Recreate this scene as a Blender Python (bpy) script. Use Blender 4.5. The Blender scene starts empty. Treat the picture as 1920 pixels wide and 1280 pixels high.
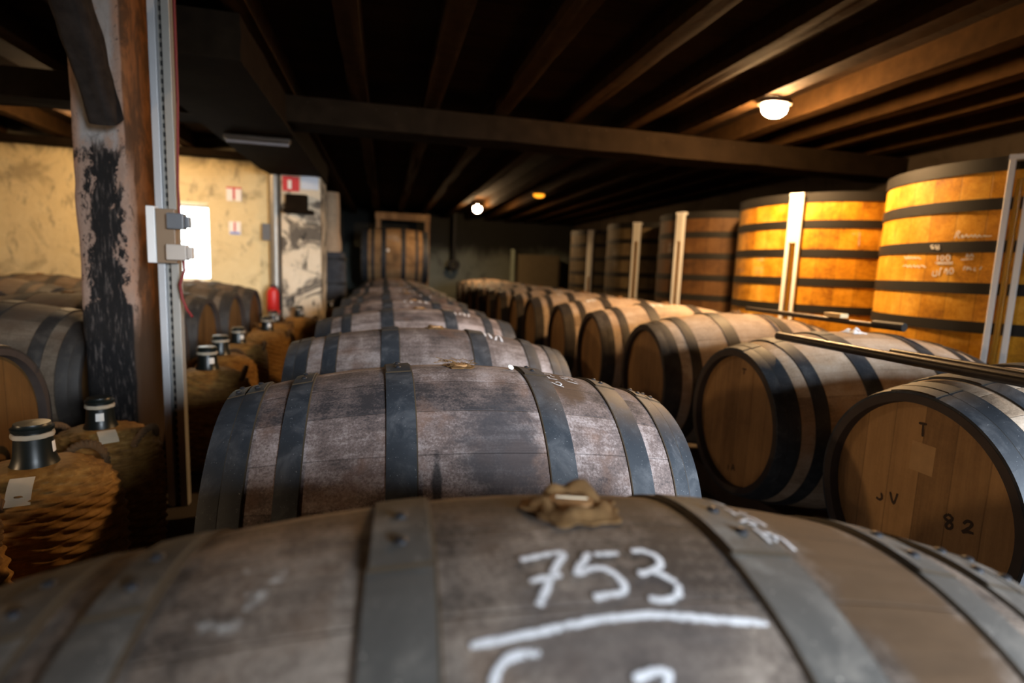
import bpy, math, random
from mathutils import Vector, Matrix, Euler, noise as mnoise
random.seed(7)
PI = math.pi
scene = bpy.context.scene
COL = scene.collection

# ------------------------------------------------------------------ helpers
class MB:
    """collects vertices and faces; build() links them as one mesh object"""
    def __init__(self):
        self.v, self.f, self.uv, self.mi = [], [], [], []
    def add(self, vs, fs, uvs=None, mi=0):
        b = len(self.v)
        self.v += [tuple(p) for p in vs]
        for i, f in enumerate(fs):
            self.f.append(tuple(b + k for k in f))
            self.uv.append(uvs[i] if uvs else [(0.0, 0.0)] * len(f))
            self.mi.append(mi)
        return self
    def box(self, lo, hi, mi=0):
        x0, y0, z0 = lo; x1, y1, z1 = hi
        vs = [(x0,y0,z0),(x1,y0,z0),(x1,y1,z0),(x0,y1,z0),(x0,y0,z1),(x1,y0,z1),(x1,y1,z1),(x0,y1,z1)]
        return self.add(vs, [(0,3,2,1),(4,5,6,7),(0,1,5,4),(1,2,6,5),(2,3,7,6),(3,0,4,7)], None, mi)
    def obox(self, a, b, w, h, up=(0,0,1), mi=0):
        """a bar of section w x h from point a to point b"""
        a, b = Vector(a), Vector(b); d = (b - a).normalized(); up = Vector(up)
        s = d.cross(up).normalized(); u = s.cross(d)
        vs = []
        for p in (a, b):
            for i, j in ((-1,-1),(1,-1),(1,1),(-1,1)):
                vs.append(p + s*(w/2*i) + u*(h/2*j))
        return self.add(vs, [(0,1,2,3),(7,6,5,4),(0,4,5,1),(1,5,6,2),(2,6,7,3),(3,7,4,0)], None, mi)
    def lathe(self, prof, seg=48, axis='z', close=False, fn=None, mi=0, mis=None, cap0=False, cap1=False, off=(0,0,0)):
        """prof: list of (radius, along). u = angle 0..1, v = along"""
        n = len(prof); vs = []; fs = []; uvs = []
        for (r, a) in prof:
            for k in range(seg):
                t = 2*PI*k/seg
                rr = fn(r, a, t) if fn else r
                if axis == 'z':
                    p = (rr*math.cos(t), rr*math.sin(t), a)
                elif axis == 'x':
                    p = (a, rr*math.sin(t), rr*math.cos(t))
                else:
                    p = (rr*math.cos(t), a, rr*math.sin(t))
                vs.append((p[0]+off[0], p[1]+off[1], p[2]+off[2]))
        m = n if close else n-1
        b = len(self.v); self.v += vs
        for i in range(m):
            j = (i+1) % n
            for k in range(seg):
                k2 = (k+1) % seg
                u0, u1 = k/seg, (k+1)/seg
                fc = (b+i*seg+k, b+i*seg+k2, b+j*seg+k2, b+j*seg+k)
                uu = [(u0,prof[i][1]),(u1,prof[i][1]),(u1,prof[j][1]),(u0,prof[j][1])]
                if axis != 'z': fc = fc[::-1]; uu = uu[::-1]
                self.f.append(fc); self.uv.append(uu)
                self.mi.append(mis[i] if mis else mi)
        if cap0:
            self.f.append(tuple(b+k for k in range(seg))[::-1]); self.uv.append([(0,0)]*seg); self.mi.append(mi)
        if cap1:
            self.f.append(tuple(b+(n-1)*seg+k for k in range(seg))); self.uv.append([(0,0)]*seg); self.mi.append(mi)
        return self
    def tube(self, pts, r, seg=8, mi=0, closed=False, fn=None):
        P = [Vector(p) for p in pts]; n = len(P)
        b = len(self.v); prev = None
        for i in range(n):
            if closed:
                d = P[(i+1) % n] - P[i-1]
            else:
                d = P[min(i+1, n-1)] - P[max(i-1, 0)]
            d.normalize()
            if prev is None:
                s = d.cross(Vector((0,0,1)) if abs(d.z) < .9 else Vector((1,0,0))).normalized()
            else:
                s = (prev - d*prev.dot(d)).normalized()
            prev = s; u = d.cross(s)
            rr = fn(i/(n-1)) if fn else r
            for k in range(seg):
                t = 2*PI*k/seg
                self.v.append(tuple(P[i] + s*(rr*math.cos(t)) + u*(rr*math.sin(t))))
        for i in range(n if closed else n-1):
            j = (i+1) % n
            for k in range(seg):
                k2 = (k+1) % seg
                self.f.append((b+i*seg+k, b+i*seg+k2, b+j*seg+k2, b+j*seg+k))
                self.uv.append([(k/seg,i/n),((k+1)/seg,i/n),((k+1)/seg,(i+1)/n),(k/seg,(i+1)/n)]); self.mi.append(mi)
        if not closed:
            self.f.append(tuple(b+k for k in range(seg))[::-1]); self.uv.append([(0,0)]*seg); self.mi.append(mi)
            self.f.append(tuple(b+(n-1)*seg+k for k in range(seg))); self.uv.append([(0,0)]*seg); self.mi.append(mi)
        return self
    def ball(self, c, rx, ry, rz, nu=12, nv=7, mi=0):
        prof = []
        b = len(self.v)
        vs = []; fs = []
        for i in range(1, nv):
            ph = PI*i/nv
            for k in range(nu):
                t = 2*PI*k/nu
                vs.append((c[0]+rx*math.sin(ph)*math.cos(t), c[1]+ry*math.sin(ph)*math.sin(t), c[2]+rz*math.cos(ph)))
        top = len(vs); vs.append((c[0], c[1], c[2]+rz)); bot = len(vs); vs.append((c[0], c[1], c[2]-rz))
        for i in range(nv-2):
            for k in range(nu):
                k2 = (k+1) % nu
                fs.append((i*nu+k, (i+1)*nu+k, (i+1)*nu+k2, i*nu+k2))
        for k in range(nu):
            fs.append((top, k, (k+1) % nu)); fs.append((bot, (nv-2)*nu+(k+1) % nu, (nv-2)*nu+k))
        return self.add(vs, fs, None, mi)
    def build(self, name, mats, parent=None, smooth=True, loc=None, rot=None, bevel=0, auto=40):
        me = bpy.data.meshes.new(name)
        me.from_pydata(self.v, [], self.f)
        uvl = me.uv_layers.new(name='UVMap')
        i = 0
        flat = []
        for u in self.uv:
            for q in u: flat += [q[0], q[1]]
        uvl.data.foreach_set('uv', flat)
        if not isinstance(mats, (list, tuple)): mats = [mats]
        for m in mats: me.materials.append(m)
        me.polygons.foreach_set('material_index', self.mi)
        me.update()
        me.validate()
        if smooth:
            me.polygons.foreach_set('use_smooth', [True]*len(me.polygons))
            try: me.set_sharp_from_angle(angle=math.radians(auto))
            except Exception: pass
        o = bpy.data.objects.new(name, me); COL.objects.link(o)
        if parent: o.parent = parent
        if loc: o.location = loc
        if rot: o.rotation_euler = rot
        if bevel:
            b = o.modifiers.new('edge', 'BEVEL'); b.width = bevel; b.segments = 2; b.limit_method = 'ANGLE'
        return o

def tag(o, label=None, cat=None, group=None, kind=None):
    if label: o['label'] = label
    if cat: o['category'] = cat
    if group: o['group'] = group
    if kind: o['kind'] = kind
    return o

def thing(name, label, cat, loc=(0,0,0), rot=(0,0,0), group=None):
    o = bpy.data.objects.new(name, None); COL.objects.link(o)
    o.empty_display_size = .1
    o.location = loc; o.rotation_euler = rot
    return tag(o, label, cat, group)

def copy_tree(o, parent=None):
    c = o.copy(); COL.objects.link(c)
    if parent: c.parent = parent
    for ch in list(o.children): copy_tree(ch, c)
    return c

# ------------------------------------------------------------------ materials
class NT:
    def __init__(self, name):
        self.m = bpy.data.materials.new(name); self.m.use_nodes = True
        self.t = self.m.node_tree; self.t.nodes.clear()
        self.out = self.t.nodes.new('ShaderNodeOutputMaterial')
    def n(self, typ, ins=None, **kw):
        nd = self.t.nodes.new('ShaderNode'+typ)
        for k, v in kw.items(): setattr(nd, k, v)
        for k, v in (ins or {}).items(): self.set(nd.inputs[k], v)
        return nd
    def set(self, sock, v):
        if hasattr(v, 'is_output'): self.t.links.new(v, sock)
        else: sock.default_value = v
    def math(self, op, a, b=0.0, c=0.0, clamp=False):
        nd = self.t.nodes.new('ShaderNodeMath'); nd.operation = op; nd.use_clamp = clamp
        for i, v in enumerate((a, b, c)): self.set(nd.inputs[i], v)
        return nd.outputs[0]
    def mix(self, f, a, b, blend='MIX'):
        nd = self.t.nodes.new('ShaderNodeMix'); nd.data_type = 'RGBA'; nd.blend_type = blend
        self.set(nd.inputs['Factor'], f)
        for k, v in ((6, a), (7, b)):
            if not hasattr(v, 'is_output') and len(v) == 3: v = (*v, 1)
            self.set(nd.inputs[k], v)
        return nd.outputs[2]
    def ramp(self, f, stops, interp='LINEAR'):
        nd = self.t.nodes.new('ShaderNodeValToRGB'); cr = nd.color_ramp; cr.interpolation = interp
        while len(cr.elements) < len(stops): cr.elements.new(.5)
        for e, (p, c) in zip(cr.elements, stops):
            e.position = p; e.color = (*c, 1) if not isinstance(c, (int, float)) else (c, c, c, 1)
        self.set(nd.inputs[0], f); return nd.outputs[0]
    def step(self, v, a, b):
        nd = self.t.nodes.new('ShaderNodeMapRange'); nd.clamp = True
        nd.interpolation_type = 'SMOOTHSTEP'
        self.set(nd.inputs[0], v); self.set(nd.inputs[1], a); self.set(nd.inputs[2], b)
        return nd.outputs[0]
    def obj(self, rnd=True):
        tc = self.n('TexCoord').outputs['Object']
        if not rnd: return tc
        oi = self.n('ObjectInfo').outputs['Random']
        k = self.math('MULTIPLY', oi, 37.0)
        return self.n('VectorMath', {0: tc, 1: self.n('CombineXYZ', {0: k, 1: k, 2: k}).outputs[0]}, operation='ADD').outputs[0]
    def vscale(self, v, s):
        return self.n('VectorMath', {0: v, 1: s}, operation='MULTIPLY').outputs[0]
    def noise(self, v, scale, detail=4.0, rough=.55, dist=0.0):
        return self.n('TexNoise', {'Vector': v, 'Scale': scale, 'Detail': detail, 'Roughness': rough, 'Distortion': dist}).outputs[0]
    def finish(self, color, rough=.7, metal=0.0, bump=None, bs=.3, bd=.004, spec=.4, extra=None):
        b = self.n('BsdfPrincipled')
        if not hasattr(color, 'is_output') and len(color) == 3: color = (*color, 1)
        self.set(b.inputs['Base Color'], color); self.set(b.inputs['Roughness'], rough); self.set(b.inputs['Metallic'], metal)
        self.set(b.inputs['Specular IOR Level'], spec)
        for k, v in (extra or {}).items(): self.set(b.inputs[k], v)
        if bump is not None:
            bp = self.n('Bump', {'Strength': bs, 'Distance': bd, 'Height': bump})
            self.t.links.new(bp.outputs[0], b.inputs['Normal'])
        self.t.links.new(b.outputs[0], self.out.inputs[0])
        return self.m

def plain(name, col, rough=.6, metal=0.0, var=.25, scale=12.0, spec=.4, bump=.0):
    t = NT(name); v = t.obj()
    n = t.noise(v, scale, 6)
    c = t.mix(n, tuple(x*(1-var) for x in col), tuple(min(1, x*(1+var)) for x in col))
    return t.finish(c, rough, metal, n if bump else None, bump, .004, spec)

def emit(name, col, s):
    t = NT(name); e = t.n('Emission', {'Color': (*col, 1), 'Strength': s})
    t.t.links.new(e.outputs[0], t.out.inputs[0]); return t.m

def barrel_wood(name, dark, mid, light, red, staves=26, stains=(), grain=1.0, rough=.78, seamk=.35, contrast=1.0):
    """weathered oak staves running along x; u counts the staves round the cask"""
    t = NT(name); v = t.obj()
    uv = t.n('TexCoord').outputs['UV']
    sx = t.n('SeparateXYZ', {0: uv}); u = sx.outputs[0]
    su = t.math('MULTIPLY', u, float(staves))
    oi = t.n('ObjectInfo').outputs['Random']
    idx = t.math('ADD', t.math('FLOOR', su), t.math('MULTIPLY', oi, 100.0))
    wn = t.n('TexWhiteNoise', {'W': idx}, noise_dimensions='1D').outputs[0]
    fr = t.math('FRACT', su)
    edge = t.math('MULTIPLY', t.math('ABSOLUTE', t.math('SUBTRACT', fr, .5)), 2.0)
    seam = t.step(edge, .955, .995)
    g1 = t.noise(t.vscale(v, (5, 70, 70)), 1.0, 8, .65, .4)         # long grain
    g2 = t.noise(t.vscale(v, (60, 9, 9)), 1.0, 5, .6)               # saw marks across
    b1 = t.noise(v, 4.5, 6, .6, .6)                                  # big blotches
    b2 = t.noise(v, 14.0, 8, .7, .3)
    sp = t.noise(v, 220.0, 3, .7)                                    # dusty speckle
    f = t.math('ADD', t.math('MULTIPLY', b1, .9), t.math('MULTIPLY', b2, .55))
    f = t.math('ADD', f, t.math('MULTIPLY', g1, .35*grain))
    f = t.math('ADD', f, t.math('MULTIPLY', g2, .14))
    f = t.math('ADD', f, t.math('MULTIPLY', t.math('SUBTRACT', wn, .5), .22))
    f = t.math('ADD', f, t.math('MULTIPLY', t.math('SUBTRACT', sp, .5), .55))
    f = t.math('MULTIPLY_ADD', t.math('SUBTRACT', f, .97), contrast, .5)
    c = t.ramp(f, [(.15, dark), (.48, mid), (.85, light)])
    rn = t.step(t.noise(v, 6.0, 5, .6), .52, .68)
    c = t.mix(t.math('MULTIPLY', rn, .6), c, red)
    raw = t.n('TexCoord').outputs['Object']
    for (pos, rad, col, amt) in stains:
        d = t.n('VectorMath', {0: raw, 1: pos}, operation='SUBTRACT').outputs[0]
        d = t.vscale(d, (1/rad[0], 1/rad[1], 1/rad[2]))
        ln = t.n('VectorMath', {0: d}, operation='LENGTH').outputs['Value']
        ln = t.math('ADD', ln, t.math('MULTIPLY', t.math('SUBTRACT', b2, .5), 1.3))
        k = t.math('MULTIPLY', t.math('SUBTRACT', 1.0, t.step(ln, .55, 1.05)), amt)
        cc = t.mix(t.math('MULTIPLY', g1, .8), tuple(x*.6 for x in col), tuple(x*1.4 for x in col))
        c = t.mix(k, c, cc)
    c = t.mix(t.math('MULTIPLY', seam, seamk), c, tuple(x*.25 for x in dark))
    h = t.math('SUBTRACT', t.math('ADD', t.math('MULTIPLY', g1, .6), t.math('MULTIPLY', b2, .5)), t.math('MULTIPLY', seam, .6))
    return t.finish(c, rough, 0, h, .5, .003, .3)

def plank_wood(name, dark, light, axis=1, width=.09, grainax=2, rough=.65, seam_amt=.7, blotch=.5, speck=.3, off=0.0, warm=None):
    """boards side by side along one axis, grain running along another"""
    t = NT(name); raw = t.n('TexCoord').outputs['Object']; v = t.obj()
    co = t.n('SeparateXYZ', {0: raw}).outputs[axis]
    s = t.math('ADD', t.math('DIVIDE', co, width), off)
    oi = t.n('ObjectInfo').outputs['Random']
    wn = t.n('TexWhiteNoise', {'W': t.math('ADD', t.math('FLOOR', s), t.math('MULTIPLY', oi, 50.0))}, noise_dimensions='1D').outputs[0]
    edge = t.math('MULTIPLY', t.math('ABSOLUTE', t.math('SUBTRACT', t.math('FRACT', s), .5)), 2.0)
    seam = t.step(edge, .94, .99)
    sc = [60, 60, 60]; sc[grainax] = 4
    g = t.noise(t.vscale(v, tuple(sc)), 1.0, 7, .65, .5)
    b = t.noise(v, 6.0, 6, .6, .4)
    f = t.math('ADD', t.math('MULTIPLY', g, .5), t.math('MULTIPLY', b, blotch))
    f = t.math('ADD', f, t.math('MULTIPLY', t.math('SUBTRACT', wn, .5), .3))
    f = t.math('ADD', f, t.math('MULTIPLY', t.math('SUBTRACT', t.noise(v, 160.0, 2), .5), speck))
    c = t.ramp(f, [(.2, dark), (.75, light)])
    if warm: c = t.mix(t.step(b, .5, .65), c, warm)
    c = t.mix(t.math('MULTIPLY', seam, seam_amt), c, tuple(x*.3 for x in dark))
    return t.finish(c, rough, 0, t.math('SUBTRACT', t.math('MULTIPLY', g, .5), t.math('MULTIPLY', seam, .8)), (.4), .003, .05 if rough > .94 else .3)

def metal_hoop(name, col, dust, rough=.55, metal=.35, amt=.6):
    t = NT(name); v = t.obj()
    n = t.noise(v, 18.0, 8, .7, .5); n2 = t.noise(v, 260.0, 3, .7)
    k = t.math('MULTIPLY', t.step(n, .45, .75), amt)
    c = t.mix(n, tuple(x*.6 for x in col), tuple(x*1.3 for x in col))
    c = t.mix(k, c, dust)
    c = t.mix(t.step(n2, .66, .74), c, tuple(min(1, x*3) for x in dust))
    return t.finish(c, t.math('ADD', rough, t.math('MULTIPLY', k, .3)), t.math('MULTIPLY', t.math('SUBTRACT', 1.0, k), metal), n, .25, .002, .4)

def plaster(name, base, light, stain, stain2, amt=.55, scale=2.2, thr=(.5, .66), z_dark=None):
    t = NT(name); v = t.obj(False)
    a = t.noise(v, scale, 8, .65, .8); b = t.noise(v, scale*3.1, 8, .7, .5); c_ = t.noise(v, 45.0, 5, .6)
    c = t.mix(b, base, light)
    c = t.mix(t.math('MULTIPLY', t.step(a, thr[0], thr[1]), amt), c, stain)
    c = t.mix(t.math('MULTIPLY', t.step(t.noise(t.vscale(v, (1.5, 1.5, .55)), scale*2.6, 9, .7, .4), .54, .66), amt), c, stain2)
    if z_dark:  # wall colour turns darker towards the top
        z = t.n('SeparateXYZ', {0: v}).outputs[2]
        zz = t.math('ADD', z, t.math('MULTIPLY', t.math('SUBTRACT', a, .5), z_dark[2]))
        c = t.mix(t.math('MULTIPLY', t.step(zz, z_dark[0], z_dark[1]), .95), c, z_dark[3])
    h = t.math('ADD', b, t.math('MULTIPLY', c_, .3))
    return t.finish(c, .9, 0, h, .5, .02, .2)

def lin(r, g, b):
    f = lambda x: (x/255/12.92) if x/255 <= .04045 else ((x/255+.055)/1.055)**2.4
    return (f(r), f(g), f(b))
S1 = [[(-0.0612, -0.1445), (-0.0456, -0.1333), (-0.031, -0.1278), (-0.026, -0.1337), (-0.0332, -0.1634), (-0.0416, -0.2059), (-0.0507, -0.2504), (-0.0569, -0.2813)], [(-0.0588, -0.2162), (-0.0464, -0.2066), (-0.0336, -0.2022)], [(-0.0048, -0.1332), (-0.0146, -0.1676), (-0.0213, -0.1952), (-0.0174, -0.196), (-0.0084, -0.1856), (0.0014, -0.1873), (0.0085, -0.2124), (0.0107, -0.239), (0.0076, -0.2598), (-0.0026, -0.2648), (-0.0155, -0.2706)], [(-0.0012, -0.1385), (0.019, -0.1365)], [(0.0314, -0.128), (0.0416, -0.1286), (0.0496, -0.1482), (0.0492, -0.1798), (0.0387, -0.2001), (0.0262, -0.2089)], [(0.0387, -0.2001), (0.0467, -0.2167), (0.0528, -0.2438), (0.0494, -0.272), (0.0385, -0.2844), (0.025, -0.2826)], [(-0.1065, -0.3569), (-0.0791, -0.3469), (-0.0505, -0.3372), (-0.0263, -0.3264), (-0.0018, -0.3219), (0.0233, -0.3203), (0.0534, -0.3324), (0.0783, -0.3409), (0.108, -0.3488)], [(-0.0627, -0.3842), (-0.0724, -0.383), (-0.0833, -0.3878), (-0.0903, -0.4045), (-0.0938, -0.4274), (-0.0957, -0.4498), (-0.0949, -0.4692)], [(-0.0071, -0.4484), (0.0053, -0.4391), (0.0157, -0.4382), (0.0167, -0.4476), (0.0122, -0.4645)]]
S1b = [[(0.166, 0.1934), (0.1724, 0.1433)], [(0.1859, 0.1809), (0.1804, 0.1393), (0.1852, 0.1384), (0.1952, 0.1491), (0.1943, 0.1391)], [(0.1647, 0.1091), (0.1659, 0.0855), (0.1654, 0.0544)], [(0.1771, 0.0892), (0.1765, 0.0749), (0.1767, 0.0534)], [(0.1843, 0.1049), (0.1932, 0.1028), (0.1943, 0.0662), (0.1939, 0.033)], [(0.159, 0.0052), (0.1696, 0.0216), (0.1727, 0.0088), (0.1725, -0.0053), (0.1656, -0.0019)], [(0.165, -0.0285), (0.1661, -0.0667), (0.1659, -0.1041)], [(0.169, -0.0541), (0.1751, -0.0574)], [(0.178, -0.0842), (0.1762, -0.0627), (0.1804, -0.0401), (0.1869, -0.0275), (0.192, -0.0405), (0.1926, -0.0669), (0.1918, -0.105)]]
S1c = [[(-0.2791, -0.2338), (-0.2715, -0.2318), (-0.2607, -0.2396), (-0.2536, -0.2254)], [(-0.2775, -0.2035), (-0.2764, -0.2243)], [(-0.256, -0.1598), (-0.2509, -0.1499), (-0.247, -0.1624), (-0.2523, -0.183), (-0.2558, -0.1868)], [(-0.2655, -0.0616), (-0.2623, -0.0558)], [(-0.2376, -0.0769), (-0.2402, -0.1241)]]
S2 = [[(0.1656, -0.0769), (0.1713, -0.1327), (0.188, -0.1409), (0.2056, -0.1499)], [(0.185, -0.0999), (0.1875, -0.138)], [(0.1772, -0.0496), (0.179, -0.0791)], [(0.1848, -0.0306), (0.1977, -0.0323), (0.1975, -0.081), (0.2041, -0.0875)], [(0.1788, -0.2556), (0.1703, -0.2473), (0.1686, -0.2168), (0.1729, -0.2044), (0.1831, -0.2202), (0.1937, -0.2479), (0.2077, -0.2731)], [(0.1936, -0.2101), (0.2015, -0.1961), (0.2062, -0.2199), (0.2051, -0.2373), (0.1981, -0.2593)], [(0.2214, -0.0417), (0.2417, -0.0388), (0.2453, -0.0658), (0.2491, -0.0981)], [(0.2203, -0.0818), (0.2264, -0.1008), (0.238, -0.0712)], [(0.2248, -0.1376), (0.2382, -0.1566), (0.2529, -0.1721)], [(0.2503, -0.1159), (0.2553, -0.1377)]]
H1 = [[(0.0156, 0.1866), (-0.005, 0.1891)], [(0.0044, 0.1881), (0.0021, 0.1574)], [(0.091, -0.0174), (0.087, -0.0299), (0.094, -0.0367), (0.1036, -0.0346)], [(0.0665, -0.0048), (0.0537, -0.0295), (0.0458, -0.0007)], [(-0.0817, 0.0043), (-0.0755, -0.0041), (-0.0795, -0.0085), (-0.0878, -0.0088), (-0.0928, -0.0014), (-0.088, 0.0038), (-0.0817, 0.0043)], [(-0.0878, -0.0088), (-0.0812, -0.0203), (-0.0841, -0.0264), (-0.0921, -0.0243), (-0.0949, -0.0158), (-0.0878, -0.0088)], [(-0.1178, -0.0006), (-0.1249, 0.0089), (-0.1345, 0.0086), (-0.1322, -0.0018), (-0.1181, -0.0189), (-0.1282, -0.0138), (-0.1412, -0.0114)]]
H2 = [[(-0.0087, 0.1927), (-0.0328, 0.1946)], [(-0.0214, 0.1938), (-0.0212, 0.1745)], [(0.0224, -0.1736), (0.0213, -0.1952)], [(0.0014, -0.1898), (-0.0071, -0.1642), (-0.0181, -0.1845)], [(-0.0016, -0.1798), (-0.0146, -0.1764)]]
VS1 = [[(-2.953, 1.1645), (-2.938, 1.1961), (-2.923, 1.1907), (-2.9363, 1.1788), (-2.9181, 1.1662)], [(-2.9129, 1.1746), (-2.9001, 1.1792), (-2.9047, 1.1683), (-2.8884, 1.1716), (-2.88, 1.1799), (-2.8645, 1.1687), (-2.8499, 1.178), (-2.8352, 1.1693), (-2.8274, 1.1788), (-2.8125, 1.1677), (-2.8016, 1.177), (-2.7906, 1.1685), (-2.776, 1.173), (-2.7512, 1.1714), (-2.7305, 1.1734)], [(-3.1107, 1.1364), (-3.0859, 1.1384)], [(-3.1107, 1.1364), (-3.1005, 1.1285), (-3.0834, 1.1269), (-3.0864, 1.1218), (-3.1033, 1.1221)], [(-3.0656, 1.1393), (-3.0718, 1.1305), (-3.0422, 1.1237), (-3.0488, 1.1174), (-3.0658, 1.1215), (-3.0461, 1.1326), (-3.0535, 1.139)], [(2.9377, 1.0876), (2.9644, 1.0777), (2.9731, 1.0884), (2.993, 1.0774), (3.0075, 1.0853), (3.0257, 1.0771), (3.0397, 1.0836), (3.0564, 1.0781), (3.0701, 1.0832), (3.1015, 1.0737)], [(2.933, 1.0398), (2.9676, 1.0452), (2.9871, 1.037), (3.0072, 1.045), (3.0258, 1.0356), (3.0443, 1.0449), (3.062, 1.0356), (3.0798, 1.0435), (3.0966, 1.0343), (3.113, 1.0448), (-3.1314, 1.0344)], [(-3.0511, 1.0908), (-3.0477, 1.0653)], [(-3.0196, 1.0906), (-3.0292, 1.0805), (-3.0206, 1.0678), (-3.0077, 1.0703), (-3.0065, 1.0829), (-3.0196, 1.0906)], [(-2.9822, 1.0928), (-2.9908, 1.0803), (-2.9808, 1.0678), (-2.9665, 1.0703), (-2.9659, 1.0852), (-2.9822, 1.0928)], [(-3.0642, 1.0577), (-2.9389, 1.059)], [(-3.0547, 1.0513), (-2.9411, 1.0523)], [(-3.0682, 1.0192), (-3.0699, 0.9986), (-3.0433, 0.9977), (-3.0444, 1.022)], [(-3.0232, 0.9967), (-3.0185, 1.0298), (-3.0088, 1.0299)], [(-2.9876, 1.0098), (-2.9805, 1.0301), (-2.9648, 1.0076), (-2.9753, 1.0049)], [(-2.948, 1.0328), (-2.9563, 1.0202), (-2.943, 1.0079), (-2.9284, 1.0156), (-2.9367, 1.0304), (-2.948, 1.0328)], [(-2.8922, 1.0702), (-2.8169, 1.074)], [(-2.8605, 1.08), (-2.8571, 1.0971), (-2.844, 1.08)], [(-2.8379, 1.0824), (-2.8309, 1.097), (-2.8185, 1.0824)], [(-2.8662, 1.0237), (-2.8624, 1.0385), (-2.8541, 1.0385)], [(-2.8463, 1.0239), (-2.8442, 1.0386), (-2.8346, 1.0314), (-2.8439, 1.0289)], [(-2.8295, 1.0388), (-2.8202, 1.0243)], [(-2.7969, 1.0367), (-2.803, 1.0269), (-2.791, 1.0222)], [(-2.77, 1.0273), (-2.7604, 1.0418)]]
VS2 = [[(-3.0588, 1.0975), (-2.9572, 1.0971)], [(-3.0616, 1.0805), (-2.9484, 1.0803)], [(-3.0887, 1.0235), (-2.955, 1.0272)], [(-3.0693, 0.9951), (-2.9496, 0.9992)], [(2.8205, 1.0052), (2.9896, 1.0112)], [(-2.1031, 1.2477), (-2.0235, 1.2512)], [(-2.0373, 1.246), (-2.0301, 1.1709)]]
# ------------------------------------------------------------------ materials used below
M = {}
M['oak_grey'] = barrel_wood('grey_oak', (.028,.022,.021), (.115,.085,.075), (.30,.25,.235), (.13,.072,.048), 24, contrast=1.45)
M['oak_front'] = barrel_wood('dusty_oak', (.04,.031,.026), (.155,.122,.10), (.33,.275,.23), (.15,.09,.055), 22, contrast=1.6, seamk=.35, stains=[
    ((.01,.06,.66), (.12,.075,.05), (.05,.035,.025), .75), ((.255,-.03,.63), (.085,.24,.12), (.075,.042,.020), .95), ((.0,-.12,.64), (.10,.06,.06), (.085,.07,.066), .6)])
M['oak_second'] = barrel_wood('grey_oak_stained', (.024,.020,.021), (.12,.088,.08), (.33,.275,.265), (.15,.08,.052), 22, contrast=1.45, stains=[
    ((.035,-.20,.53), (.10,.20,.12), (.034,.032,.036), .8), ((.215,-.05,.63), (.055,.13,.07), (.06,.033,.02), .92), ((-.085,-.27,.49), (.011,.085,.075), (.012,.012,.014), .85)])
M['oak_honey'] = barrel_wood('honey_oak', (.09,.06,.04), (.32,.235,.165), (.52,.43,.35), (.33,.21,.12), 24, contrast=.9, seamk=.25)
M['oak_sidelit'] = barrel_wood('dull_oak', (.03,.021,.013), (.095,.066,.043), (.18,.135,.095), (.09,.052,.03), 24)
M['rim_dark'] = plain('dark_chime', (.045,.032,.026), .8, 0, .4, 25)
M['head_oak'] = plank_wood('head_oak', (.12,.06,.022), (.38,.21,.08), 1, .078, 2, .65, .3, .6, .13)
M['head_grey'] = plank_wood('head_grey', (.05,.035,.025), (.17,.12,.085), 1, .078, 2, .7)
M['hoop'] = metal_hoop('iron_hoop', (.028,.033,.041), (.10,.10,.105), .6, .3, .5)
M['hoop_front'] = metal_hoop('dusty_hoop', (.075,.070,.064), (.18,.16,.14), .75, .0, .85)
M['hoop_brown'] = metal_hoop('brown_hoop', (.035,.029,.025), (.09,.072,.055), .6, .2)
M['rivet'] = plain('rivet_iron', (.03,.03,.034), .5, .6)
M['bung_wood'] = plain('bung_wood', (.24,.125,.05), .6, 0, .35, 40)
M['burlap'] = None
t = NT('burlap'); v = t.obj(False)
w1 = t.n('TexWave', {'Vector': v, 'Scale': 260.0, 'Distortion': 4.0, 'Detail': 2.0}, wave_type='BANDS', bands_direction='X').outputs[1]
w2 = t.n('TexWave', {'Vector': v, 'Scale': 260.0, 'Distortion': 4.0, 'Detail': 2.0}, wave_type='BANDS', bands_direction='Y').outputs[1]
ww = t.math('MAXIMUM', w1, w2); nn = t.noise(v, 60.0, 5)
M['burlap'] = t.finish(t.mix(t.math('MULTIPLY', ww, nn), (.05,.025,.010), (.30,.17,.07)), .95, 0, ww, .6, .002, .1)
t = NT('chalk')
uv = t.n('TexCoord').outputs['UV']; u = t.n('SeparateXYZ', {0: uv}).outputs[0]
e = t.math('SUBTRACT', 1.0, t.math('MULTIPLY', t.math('ABSOLUTE', t.math('SUBTRACT', u, .5)), 2.0))
nn = t.noise(t.obj(False), 120.0, 6, .7)
al = t.math('MULTIPLY', t.step(e, .0, .55), t.step(t.math('ADD', nn, t.math('MULTIPLY', e, .25)), .40, .72))
bs = t.n('BsdfPrincipled', {'Base Color': (.64,.64,.67,1), 'Roughness': .9}); tr = t.n('BsdfTransparent')
mx = t.n('MixShader', {0: al, 1: tr.outputs[0], 2: bs.outputs[0]}); t.t.links.new(mx.outputs[0], t.out.inputs[0])
M['chalk'] = t.m
t = NT('faint_chalk')
uv = t.n('TexCoord').outputs['UV']; u = t.n('SeparateXYZ', {0: uv}).outputs[0]
e = t.math('SUBTRACT', 1.0, t.math('MULTIPLY', t.math('ABSOLUTE', t.math('SUBTRACT', u, .5)), 2.0))
nn = t.noise(t.obj(False), 80.0, 6, .7)
al = t.math('MULTIPLY', t.math('MULTIPLY', t.step(e, .0, .9), t.step(nn, .4, .65)), .5)
bs = t.n('BsdfPrincipled', {'Base Color': (.7,.69,.68,1), 'Roughness': .9}); tr = t.n('BsdfTransparent')
mx = t.n('MixShader', {0: al, 1: tr.outputs[0], 2: bs.outputs[0]}); t.t.links.new(mx.outputs[0], t.out.inputs[0])
M['chalk_faint'] = t.m
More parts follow.
